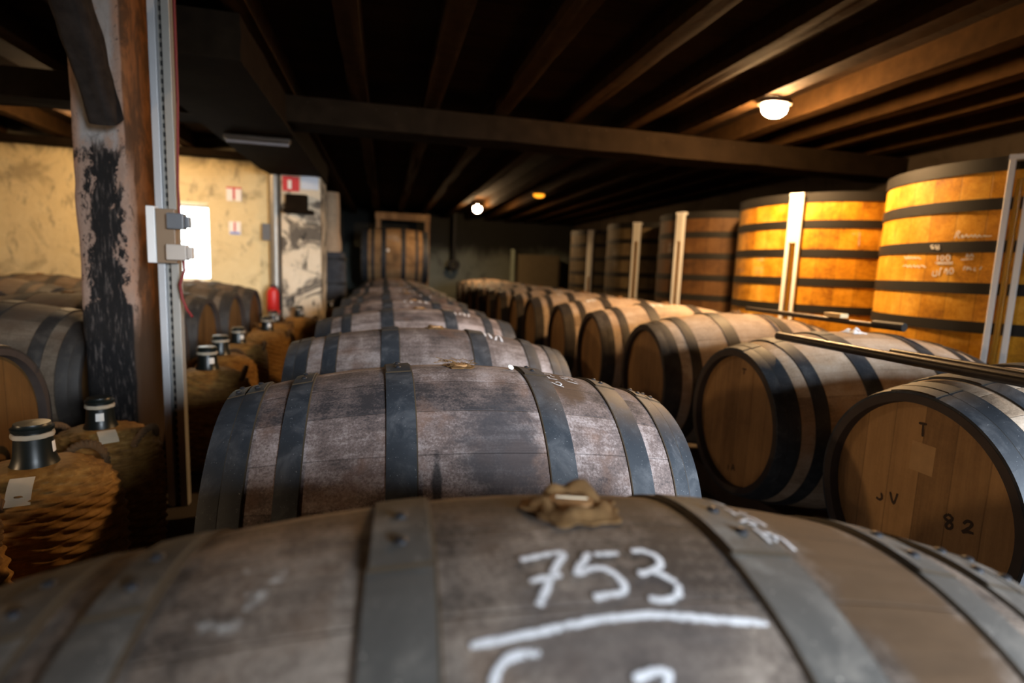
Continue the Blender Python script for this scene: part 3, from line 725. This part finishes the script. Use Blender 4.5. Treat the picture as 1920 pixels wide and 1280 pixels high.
# ------------------------------------------------------------------ iron rods lying across the vat-side barrels
def rod(a, b, r, lab, extra=None):
    a, b = Vector(a), Vector(b); c = (a+b)/2; root = tag(MB().tube([a-c, (b-a)*.33+a-c, (b-a)*.66+a-c, b-c], r, 14).build('iron_rod', M['iron'], None, loc=c), lab, 'rod', 'iron rods lying on the barrels')
    return root
rod((1.172,1.222,.757), (1.150,.05,.756), .0135, 'dark iron rod with a blunt tip lying across the first two barrels beside the vats')
rod((1.262,.86,.757), (1.185,.05,.765), .0095, 'thinner dark rod lying close along the blunt iron rod')
rt = rod((1.62,2.02,.800), (1.705,1.22,.788), .011, 'dark rod with a thick end lying over the barrels below the vats')
MB().tube([(.03,-.28,0), (.0425,-.40,0)], .016, 12).build('grip', M['black'], rt)
bk = MB().box((-.02,-.045,0), (.02,.045,.018)).build('wood_block', plain('pale_block', (.75,.6,.35), .7), None, False, loc=(1.665,1.50,.805), bevel=.003)
tag(bk, 'small pale wood block resting on the rod below the vats', 'block')

# white stub on the second barrel
rr = rho(.106)
Rm = Euler((0,.0321,.0259)).to_matrix()
p = Rm @ Vector((.106, rr*math.sin(-.007), rr*math.cos(-.007)+.006)) + Vector((.0027,.7807,ZA))
wb = MB().ball((0,0,0), .0085, .006, .005, 14, 9).build('chalk_stub', M['wax'], None, loc=p, rot=(0,.5,.3))
tag(wb, 'small white chalk stub lying on the stained second barrel', 'chalk')

# ------------------------------------------------------------------ demijohns
def demijohn_proto():
    root = thing('wicker_demijohn', 'x', 'demijohn', group='wicker covered demijohns')
    prof = []
    Z = 0.0
    n = 190
    def base(z):
        if z < .02: return .150+.02*(z/.02)
        if z < .335: return .166+.008*math.sin(PI*(z-.02)/.315)
        q = (z-.335)/(.425-.335)
        return .047+.119*math.sqrt(max(0, 1-q**1.9))
    zs = [.425*(1-(1-i/n)**1.0) for i in range(n+1)]
    row = .0145
    s_acc = 0; prof = []; phase = []
    pr = None
    for z in zs:
        r = base(z)
        if pr: s_acc += math.hypot(z-pr[1], r-pr[0])
        pr = (r, z); prof.append((r, z)); phase.append(s_acc)
    ph = {round(z, 6): s for (r, z), s in zip(prof, phase)}
    def fn(r, z, t):
        s = ph[round(z, 6)]/row
        k = int(s)
        w = math.sin(PI*(s-k))
        return r + .0085*w*(.45+.55*math.cos(15*t + PI*k + 1.2*(s-k))) + .0018*math.sin(5*t+z*20)
    MB().lathe(prof, 136, 'z', fn=fn, cap0=True).build('wicker_cover', M['wicker'], root, auto=80)
    nk = MB().lathe([(.052,.415),(.046,.43),(.041,.445),(.038,.48),(.036,.505),(.041,.507),(.042,.515),(.037,.518),(.035,.525),(.001,.527)], 28, 'z').build('bottle_neck', M['bottle'], root, auto=60)
    MB().lathe([(.0375,.490),(.0415,.492),(.042,.497),(.0405,.502),(.0375,.503)], 28, 'z', fn=lambda r, a, t: r+.0012*math.sin(9*t)).build('string_tie', M['string'], nk)
    m = MB()                                                    # paper tag on the neck, turned to -y +x
    for (w0, w1, z0, z1, mi, h) in ((-.28,.28,.452,.478,0,.0012),):
        vs = []
        for i in range(7):
            t = -1.05+w0+(w1-w0)*i/6
            for z in (z0, z1):
                r = .0405-(z-.445)*.07+h; vs.append((r*math.cos(t), r*math.sin(t), z))
        m.add(vs, [(2*i,2*i+2,2*i+3,2*i+1) for i in range(6)])
    m.build('neck_tag', M['paper_white'], nk)
    for q in (0, PI):
        pts = []
        for i in range(15):
            a = PI*i/14
            pts.append((.135*math.cos(q)+.0*1, .062*math.cos(a), .372+.052*math.sin(a)))
        pts = [(p[0]*1.0+math.cos(q)*.018*math.sin(PI*i/14), p[1], p[2]) for i, p in enumerate(pts)]
        m = MB()
        for strand in (0, 2.1, 4.2):
            P = []
            for i in range(57):
                f = i/56*14; k = int(min(f, 13.999)); u = f-k
                p0, p1 = Vector(pts[k]), Vector(pts[k+1]); p = p0.lerp(p1, u)
                an = i*.55+strand
                P.append(p + Vector((math.cos(an), 0, math.sin(an)))*.006)
            m.tube(P, .0062, 7)
        m.build('rope_handle', M['rope'], root)
    return root
dj = demijohn_proto()
def paper_label(root, t0, r0, r1, w):
    m = MB(); vs = []
    def surfz(r): q = max(0, 1-((r-.047)/.119)**2)**(1/1.9); return .335+.09*q+.0095
    for i in range(6):
        r = r0+(r1-r0)*i/5
        for s in (-1, 1):
            x, y = r, s*w/2
            vs.append((x*math.cos(t0)-y*math.sin(t0), x*math.sin(t0)+y*math.cos(t0), surfz(math.hypot(x, y))))
    m.add(vs, [(2*i,2*i+2,2*i+3,2*i+1) for i in range(5)]); m.build('paper_label', M['paper'], root)
DJ = [(-.995,1.108,1.02,1.25,'wicker demijohn with a string tied dark neck, beside the front end of the barrels'),
      (-1.035,1.523,.955,-.15,'wicker demijohn with a white neck tag standing right before the peeling post'),
      (-1.03,.72,.99,.9,'wicker demijohn cut by the frame edge, its rope handle and paper label showing'),
      (-.955,2.335,1.04,.2,'wicker demijohn behind the slotted metal trunking'),
      (-1.02,2.79,1.03,1.35,'wicker demijohn with a curved rope handle over its lit shoulder'),
      (-1.06,3.33,1.0,.3,'dark wicker demijohn partly hidden, next past the curved handle one'),
      (-1.01,3.956,1.02,.1,'wicker demijohn with a white neck tag in the aisle before the pier'),
      (-1.085,4.60,1.0,.6,'wicker demijohn below the red fire extinguisher'),
      (-.945,5.08,1.02,.4,'yellow wicker demijohn standing against the flaking pier'),
      (-.78,6.36,1.0,.0,'wicker demijohn beyond the flaking pier, mostly hidden by barrels')]
for i, (x, y, s, rz, lab) in enumerate(DJ):
    o = dj if i == 0 else copy_tree(dj)
    o.location = (x, y, 0); o.scale = (s, s, s); o.rotation_euler = (0, 0, rz); o['label'] = lab
djs = [o for o in COL.objects if o.get('category') == 'demijohn']
paper_label(djs[0], -1.3-1.25, .10, .155, .045); paper_label(djs[1], -1.0+.15, .08, .135, .05); paper_label(djs[2], .2-.9, .07, .155, .06)

# ------------------------------------------------------------------ post, brace, beams, joists
def rough_bar(name, mat, sx, sy, z0, z1, nz, amp, seed, loc, rnd=.014, freq=9):
    """upright hewn timber with worn arrises"""
    m = MB(); K = 11; ring = []
    for (cx, cy, dx, dy) in ((-1,-1,1,0),(1,-1,0,1),(1,1,-1,0),(-1,1,0,-1)):
        for i in range(K):
            ring.append((cx+dx*2*i/K, cy+dy*2*i/K))
    vs = []; n = len(ring)
    for j in range(nz+1):
        z = z0+(z1-z0)*j/nz
        for (a, b) in ring:
            x, y = a*sx/2, b*sy/2
            cr = min(1, max(0, (abs(a)+abs(b)-1.75)/.25))
            x *= 1-cr*rnd*2/sx*.5; y *= 1-cr*rnd*2/sy*.5
            v = Vector((x*freq, y*freq, z*freq*.55+seed*9))
            d = mnoise.noise(v)*amp + mnoise.noise(v*3.3)*amp*.5
            l = math.hypot(x, y)
            vs.append((x+x/l*d, y+y/l*d, z))
    fs = [(j*n+k, j*n+(k+1) % n, (j+1)*n+(k+1) % n, (j+1)*n+k) for j in range(nz) for k in range(n)]
    fs.append(tuple(range(n))[::-1]); fs.append(tuple(nz*n+k for k in range(n)))
    m.add(vs, fs)
    return m.build(name, mat, None, auto=60, loc=loc)
post = rough_bar('timber_post', M['post'], .18, .27, 0, 1.94, 96, .006, 2, (-1.146, 2.005, 0))
tag(post, 'old timber post with black paint peeling off pale limewash, in front of the barrels', 'post')
br = rough_bar('timber_brace', M['brace'], .088, .10, 0, .60, 28, .011, 5, (-1.10, 1.812, 1.40))
br.rotation_euler = (math.radians(29), 0, 0)
tag(br, 'dark timber brace slanting from the top of the peeling post', 'brace')

def beam(name, lo, hi, mat, seed=0, amp=.006, n=40, ax=0):
    """long hewn beam along x (ax 0) or y (ax 1), its faces slightly uneven"""
    m = MB(); K = 5; ring = []
    for (cx, cy, dx, dy) in ((-1,-1,1,0),(1,-1,0,1),(1,1,-1,0),(-1,1,0,-1)):
        for i in range(K): ring.append((cx+dx*2*i/K, cy+dy*2*i/K))
    o_ = 1-ax
    c2 = ((lo[o_]+hi[o_])/2, (lo[2]+hi[2])/2); h2 = ((hi[o_]-lo[o_])/2, (hi[2]-lo[2])/2)
    vs = []; R = len(ring)
    for j in range(n+1):
        s = lo[ax]+(hi[ax]-lo[ax])*j/n
        for (a, b) in ring:
            d = mnoise.noise(Vector((a*1.3+seed*5, b*1.3, s*3.0)))*amp
            p, q = c2[0]+a*(h2[0]+d-amp*.6), c2[1]+b*(h2[1]+(d-amp*.6 if b < .99 else 0))
            vs.append((s, p, q) if ax == 0 else (p, s, q))
    fs = [(j*R+k, j*R+(k+1) % R, (j+1)*R+(k+1) % R, (j+1)*R+k) for j in range(n) for k in range(R)]
    fs.append(tuple(range(R))); fs.append(tuple(n*R+k for k in range(R)))
    m.add(vs, fs)
    return tag(m.build(name, mat, None, auto=50), kind='structure')
beam('beam_lengthwise', (-1.25,2.16,1.75), (-.74,5.75,1.938), M['beam'], 1, .008, 60, 1)
beam('beam_cross', (-4.3,3.25,1.775), (3.85,3.50,1.938), M['beam'], 2, .012, 90, 0)
beam('beam_wall_plate', (-4.3,5.28,1.875), (-1.25,5.45,1.938), M['beam'], 4, .010, 40, 0)
JX = [-3.9,-3.4,-2.9,-2.4,-1.9,-1.45,-.75,-.32,.12,.565,1.04,1.477,1.90,2.34,2.75,3.12,3.55]
for i, x in enumerate(JX):
    y1 = 11.15 if x > -.9 else 5.4
    beam('joist', (x-.055,-3.15,1.94), (x+.055,y1,2.07), M['joist'], 10+i, .008, 50, 1)
# nail heads on the cross beam
nl = MB(); rnd = random.Random(5)
for i in range(26):
    x = -1.2+i*.14+rnd.uniform(-.02,.02); nl.ball((x, 3.258, 1.90+rnd.uniform(-.02,.02)), .003, .003, .003, 6, 4)
nl.build('nail_heads', M['iron'], [o for o in COL.objects if o.name == 'beam_cross'][0])

# ------------------------------------------------------------------ room shell
def struct(name, m, mat, smooth=False):
    return tag(m.build(name, mat, None, smooth), kind='structure')
struct('floor', MB().box((-4.5,-3.4,-.1), (4.05,11.5,0)), M['floor'])
struct('ceiling', MB().box((-4.5,-3.4,2.07), (4.05,11.5,2.2)), M['ceiling'])
struct('wall_left', MB().box((-4.5,-3.4,0), (-4.3,5.6,2.07)), M['wall_warm'])
struct('wall_right', MB().box((3.85,-3.4,0), (4.05,11.5,2.07)), plaster('dark_brown_wall', (.035,.026,.018), (.055,.042,.03), (.02,.015,.01), (.02,.016,.012), .6, 1.5))  # dark brown plaster over its full height
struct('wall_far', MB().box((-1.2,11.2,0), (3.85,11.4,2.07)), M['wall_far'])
struct('wall_return', MB().box((-1.3,5.85,0), (-1.05,11.2,2.07)), M['wall_dark'])
# limewashed wall with the window opening
WX0, WX1, WZ0, WZ1 = -2.22, -1.80, .72, 1.47
w = MB(); y0, y1 = 5.45, 5.85
w.box((-4.3,y0,0), (WX0,y1,2.07)).box((WX1,y0,0), (-1.05,y1,2.07)).box((WX0,y0,0), (WX1,y1,WZ0)).box((WX0,y0,WZ1), (WX1,y1,2.07))
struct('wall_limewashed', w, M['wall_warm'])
win = thing('window_1', 'small bright window in the limewashed wall beside the trunking', 'window', (0,0,0)); win['kind'] = 'structure'
f = MB()
for lo, hi in (((WX0,5.70,WZ0),(WX0+.03,5.74,WZ1)),((WX1-.03,5.70,WZ0),(WX1,5.74,WZ1)),((WX0,5.70,WZ0),(WX1,5.74,WZ0+.03)),((WX0,5.70,WZ1-.03),(WX1,5.74,WZ1)),((WX0,5.70,1.10),(WX1,5.74,1.115))): f.box(lo, hi)
f.build('window_frame', M['box_white'], win, False)
MB().box((WX0,5.75,WZ0), (WX1,5.755,WZ1)).build('pane', M['day'], win, False)
pier = MB().box((-1.125,5.30,0), (-.77,5.85,1.77)); struct('pier', pier, M['wall_pier'])
# rear wall with the open doorway daylight comes through
w = MB(); w.box((-4.3,-3.4,0), (1.2,-3.2,2.07)).box((2.8,-3.4,0), (3.85,-3.2,2.07)).box((1.2,-3.4,1.95), (2.8,-3.2,2.07))
struct('wall_rear', w, M['wall_dark'])

# ------------------------------------------------------------------ things on the pier and wall
def sign(name, lab, c, w, h, boards):
    root = thing(name, lab, 'sign', c)
    for nm, mat, x0, x1, z0, z1, d in boards:
        MB().box((x0*w,-.006-d,z0*h), (x1*w,-d,z1*h)).build(nm, mat, root, False)
    return root
sign('wall_sign', 'red edged sign with two white panels high on the limewashed wall', (-1.57,5.449,1.565), .13, .13,
     [('backing', M['sign_red'], -.5,.5,-.35,.5,0), ('panel', M['sign_white'], -.5,-.08,-.5,.38,.006), ('panel', M['sign_white'], .08,.5,-.5,.38,.006)])
sign('wall_sign', 'small white notice with a blue foot below the red edged sign', (-1.57,5.449,1.245), .105, .125,
     [('backing', M['sign_white'], -.5,.5,-.5,.5,0), ('panel', M['sign_blue'], -.42,.42,-.45,-.28,.006), ('panel', M['sign_red'], -.06,.06,-.25,.45,.006)])
sign('wall_sign', 'red fire equipment sign on the top of the flaking pier', (-1.035,5.299,1.685), .15, .15,
     [('backing', M['sign_red'], -.5,.5,-.5,.42,0), ('panel', M['sign_white'], -.18,.04,-.36,.18,.006)])
sign('wall_sign', 'pale blue white notice on top of the flaking pier', (-.865,5.299,1.70), .16, .13,
     [('backing', plain('pale_blue', (.62,.66,.74), .6, 0, .05), -.5,.5,-.5,.5,0)])
sh = thing('wall_bracket', 'dark wooden box on a ledge fixed to the flaking pier', 'bracket', (-.955,5.30,1.49))
MB().box((-.13,-.14,-.09), (.13,0,-.055)).build('ledge', M['beam'], sh, False, bevel=.004)
MB().box((-.115,-.11,-.055), (.075,0,.085)).build('box', M['beam'], sh, False, bevel=.006)
pp = thing('drain_pipe', 'zinc drain pipe running up the limewashed wall beside the pier', 'pipe', (-1.195,5.38,0))
MB().tube([(0,0,.0),(0,0,1.2),(0,0,1.93)], .052, 20).build('pipe', M['steel_pipe'], pp)
MB().box((-.115,-.03,1.14), (-.02,.03,1.30)).build('junction_box', M['box_grey'], pp, False, bevel=.004)
ex = thing('fire_extinguisher', 'red fire extinguisher hanging low on the drain pipe', 'extinguisher', (-1.19,5.20,.44))
MB().lathe([(.001,0),(.05,0),(.058,.01),(.058,.20),(.05,.235),(.022,.255),(.02,.27),(.001,.27)], 28, 'z').build('cylinder', M['red'], ex)
MB().box((-.02,-.05,.265), (.02,.02,.285)).tube([(0,.0,.27),(.05,-.03,.26),(.065,-.03,.2),(.062,-.02,.05)], .009, 8).build('valve_hose', M['black'], ex)

# brown panelled post above a dark upright cask, past the pier
sk = thing('upright_cask', 'dark narrow upright cask past the flaking pier', 'cask', (-.80,6.80,0))
MB().lathe([(.15,0),(.175,.3),(.18,.55),(.17,.9),(.155,1.08),(.001,1.08)], 40, 'z').build('staves', barrel_wood('dark_blue_oak', (.015,.016,.02), (.045,.045,.05), (.09,.09,.10), (.04,.03,.025), 16), sk)
for z in (.12,.4,.7,1.0): MB().lathe([(.15,z-.015),(.184,z-.015),(.184,z+.015),(.15,z+.015)], 40, 'z', close=True).build('hoop', M['vat_hoop'], sk)
sc = MB().lathe([(.001,1.082),(.11,1.082),(.125,1.12),(.12,1.2),(.10,1.32),(.095,1.6),(.085,1.80),(.001,1.80)], 36, 'z', fn=lambda r, a, t: r*(1+.05*math.sin(3*t+a*4))).build('sack', plain('tan_sack', (.46,.31,.19), .9, 0, .25, 20, bump=.4), None, loc=(-.80,6.80,0))
tag(sc, 'tall tan sack standing on the dark upright cask past the pier', 'sack')

# metal trunking by the post
tk = thing('cable_trunking', 'slotted metal cable trunking with a switch box standing beside the peeling post', 'trunking', (-.925,1.84,0))
m = MB()
m.box((-.034,-.022,.0), (-.010,.018,2.06)); m.build('channel', M['trunk_alu'], tk, False, bevel=.002)
MB().box((.008,-.020,.0), (.034,.018,2.06)).build('channel', plain('dull_aluminium', (.30,.28,.25), .5, .2, .1), tk, False, bevel=.002)
m = MB(); m.box((-.010,.004,0), (.008,.016,2.06), 0)
for i in range(66): m.box((-.006,.001,.02+i*.03), (.004,.0045,.036+i*.03), 1)
m.build('slotted_strip', [M['steel_pipe'], M['black']], tk, False)
MB().box((-.050,-.065,.925), (-.022,-.022,1.122)).build('cover', M['box_white'], tk, False, bevel=.003)
MB().box((-.022,-.060,.925), (.040,-.020,1.115)).build('cover', M['box_brown'], tk, False, bevel=.003)
MB().box((.020,-.085,1.045), (.075,-.045,1.10)).box((.075,-.078,1.052), (.092,-.052,1.09)).build('switch', M['box_grey'], tk, False, bevel=.004)
MB().box((.015,-.085,.937), (.080,-.045,.992)).box((.080,-.08,.942), (.098,-.05,.985)).build('socket', M['box_pale'], tk, False, bevel=.004)
MB().tube([(.045,.0,2.05),(.046,-.005,1.5),(.044,-.03,1.2),(.05,-.04,1.09)], .0045, 8).tube([(.06,-.05,.94),(.064,-.06,.90),(.045,-.05,.85),(.048,-.04,.80),(.065,-.05,.76),(.085,-.06,.735)], .005, 8).build('red_cable', M['cable_red'], tk)

# ------------------------------------------------------------------ far end
cs = thing('great_cask', 'large brown cask lying across the far end above the middle row', 'cask', (.02,9.78,.60))
CR, CL = .50, 1.14
def crho(x): return .455+(CR-.455)*(1-(2*x/CL)**2)
MB().lathe([(.43,-CL/2+.04),(.432,-CL/2)]+[(crho(x),x) for x in [-CL/2+CL*i/16 for i in range(17)]]+[(.432,CL/2),(.43,CL/2-.04)], 72, 'x', off=(0,0,CR)).build('staves', barrel_wood('cask_oak', (.08,.05,.025), (.28,.17,.08), (.42,.28,.15), (.24,.13,.06), 26), cs)
for s in (-1, 1): MB().lathe([(.001,s*(CL/2-.03)),(.432,s*(CL/2-.03)),(.432,s*(CL/2-.05)),(.001,s*(CL/2-.05))], 48, 'x', off=(0,0,CR)).build('head', M['head_grey'], cs)
for a, b in ((-.565,-.46),(-.40,-.355),(-.235,-.16),(.10,.17),(.34,.385),(.46,.565)):
    MB().lathe([(crho(a)-.003,a),(crho(a)+.005,a),(crho(b)+.005,b),(crho(b)-.003,b)], 72, 'x', close=True, off=(0,0,CR)).build('hoop', M['hoop'], cs)
def csurf(a, b, h): return (a, -(crho(a)+h)*math.cos(b/CR), CR+(crho(a)+h)*math.sin(b/CR))
strokes(scribble(61, -.14, .06, .25, .45, 6), .03, csurf, .003).build('faint_chalk_lettering', M['chalk_faint'], cs)
MB().ball((-.13,-.495,CR+.10), .025, .012, .028, 12, 7).build('white_tag', M['wax'], cs)
st = thing('cask_stand', 'dark timber stand carrying the large cask at the far end', 'stand', (.02,9.78,0))
for x in (-.35, .35): MB().box((x-.05,-.45,.50), (x+.05,.45,.602)).build('bearer', M['timber_rail'], st, False)
for x in (-.35, .35):
    for y in (-.38, .38): MB().box((x-.045,y-.045,0), (x+.045,y+.045,.50)).build('leg', M['timber_rail'], st, False)
dfm = thing('timber_gantry', 'brown timber gantry with a plank lintel behind the large cask', 'gantry', (.18,10.45,0))
MB().box((-.52,-.05,1.80), (.50,.05,1.93)).build('lintel', M['brown_board'], dfm, False, bevel=.005)
for x in (-.46, .45): MB().box((x-.045,-.045,0), (x+.045,.045,1.80)).build('upright', M['brown_board'], dfm, False, bevel=.004)
hk = thing('chain_hoist', 'dark chain hoist hanging before the grey far wall', 'hoist', (1.20,10.8,.93))
m = MB(); m.tube([(0,0,.12),(0,0,.6),(0,0,1.195)], .035, 10); m.build('chain', M['black'], hk)
pts = [(.075*math.sin(2*PI*i/24), 0, .075-.075*math.cos(2*PI*i/24)) for i in range(24)]
MB().tube(pts, .052, 10, closed=True).build('hook_block', M['black'], hk)
cb = thing('cabinet', 'drab brown cabinet against the far wall past the barrels', 'cabinet', (2.85,10.75,0))
MB().box((-.38,-.3,0), (.48,.35,1.27)).build('carcass', M['grey_panel'], cb, False, bevel=.01)
MB().box((-.34,-.32,.1), (.44,-.3,1.2)).build('door', M['grey_panel'], cb, False, bevel=.006)
pw = MB().box((-.035,-.04,0), (.035,.04,1.36)).build('pale_stake', plain('pale_green_paint', (.30,.36,.30), .7), None, False, loc=(2.36,10.55,0), bevel=.006)
tag(pw, 'pale painted stake standing beside the drab cabinet', 'stake')

# ------------------------------------------------------------------ lamps
def bulkhead(lab, c, mat, rx, ry, rz, rot=0, grp='bulkhead lamps under the ceiling'):
    root = thing('ceiling_lamp', lab, 'lamp', c, (0,0,rot), grp)
    MB().lathe([(.001,.0),(rx*1.12,.0),(rx*1.12,-.022),(rx*.95,-.026),(.001,-.026)], 36, 'z', fn=lambda r, a, t: r*(math.cos(t)**2+(ry/rx*math.sin(t))**2)**.5).build('base', M['iron'], root)
    MB().ball((0,0,-.026-rz*.35), rx*.86, ry*.86, rz, 24, 12).build('glass', mat, root)
    return root
bulkhead('bright bulkhead lamp on the ceiling above the row beside the vats', (1.955,2.398,1.94), M['lamp'], .085, .06, .048)
bulkhead('bright round lamp on the far ceiling over the barrels', (1.27,8.45,1.94), M['lamp_far'], .075, .07, .06)
bulkhead('dim amber lamp on the ceiling beside the round far lamp', (1.74,6.50,1.94), M['lamp_orange'], .085, .06, .035)
bulkhead('lamp behind the peeling post lighting the limewashed wall', (-2.28,4.45,1.94), M['lamp_wall'], .075, .06, .045)
wl = thing('wall_lamp', 'round lamp on the side wall outside the view', 'lamp', (-4.3,-.7,1.32), (0, R_(90), 0))
MB().lathe([(.001,0),(.10,0),(.10,.03),(.001,.03)], 32, 'z').build('base', M['iron'], wl)
MB().ball((0,0,.05), .085, .085, .05, 24, 12).build('glass', M['lamp_side'], wl)
ft = thing('ceiling_batten', 'unlit grey batten light fixed under the lengthwise beam', 'lamp', (-.98,3.62,1.708))
MB().box((-.20,-.025,.012), (.20,.025,.042)).build('housing', M['iron'], ft, False, bevel=.004)
MB().tube([(-.19,0,.002),(0,0,.002),(.19,0,.002)], .009, 12).build('tube', plain('unlit_tube', (.16,.16,.18), .4), ft)

# daylight through the rear doorway
la = bpy.data.lights.new('doorway_daylight', 'AREA'); la.shape = 'RECTANGLE'; la.size = 1.5; la.size_y = 1.2
la.energy = 62; la.color = (.82,.91,1.0); la.spread = math.radians(46)
lo = bpy.data.objects.new('doorway_daylight', la); COL.objects.link(lo)
lo.location = (2.0,-3.28,1.35); lo.rotation_euler = (math.radians(77), 0, math.radians(19))

wd = bpy.data.worlds.new('dim'); scene.world = wd; wd.use_nodes = True
wd.node_tree.nodes['Background'].inputs[0].default_value = (.6,.7,.9,1)
wd.node_tree.nodes['Background'].inputs[1].default_value = .02

# ------------------------------------------------------------------ camera
cd = bpy.data.cameras.new('camera'); cam = bpy.data.objects.new('camera', cd); COL.objects.link(cam)
F_PX = 1031.94
cd.sensor_fit = 'HORIZONTAL'; cd.sensor_width = 36.0; cd.lens = F_PX/1920*36.0
yaw, pitch, roll = math.radians(13.2091), math.radians(7.3939), math.radians(2.2132)
Fw = Vector((math.sin(yaw)*math.cos(pitch), math.cos(yaw)*math.cos(pitch), -math.sin(pitch)))
Rt = Vector((math.cos(yaw), -math.sin(yaw), 0)); Up = Rt.cross(Fw)
R2 = Rt*math.cos(roll)+Up*math.sin(roll); U2 = Up*math.cos(roll)-Rt*math.sin(roll)
mat = Matrix((( R2.x, U2.x, -Fw.x), (R2.y, U2.y, -Fw.y), (R2.z, U2.z, -Fw.z))).to_4x4()
mat.translation = Vector((-.1618,-.4209,.9481))
cam.matrix_world = mat
cd.clip_start = .02; cd.clip_end = 100
cd.dof.use_dof = True; cd.dof.focus_distance = 1.08; cd.dof.aperture_fstop = 2.0
scene.camera = cam
scene.view_settings.view_transform = 'Standard'; scene.view_settings.look = 'None'
scene.view_settings.gamma = 1.0; scene.view_settings.exposure = 0.0
scene.view_settings.use_curve_mapping = False
scene.cycles.use_denoising = True
scene.cycles.max_bounces = 6
scene.cycles.sample_clamp_indirect = 4.0
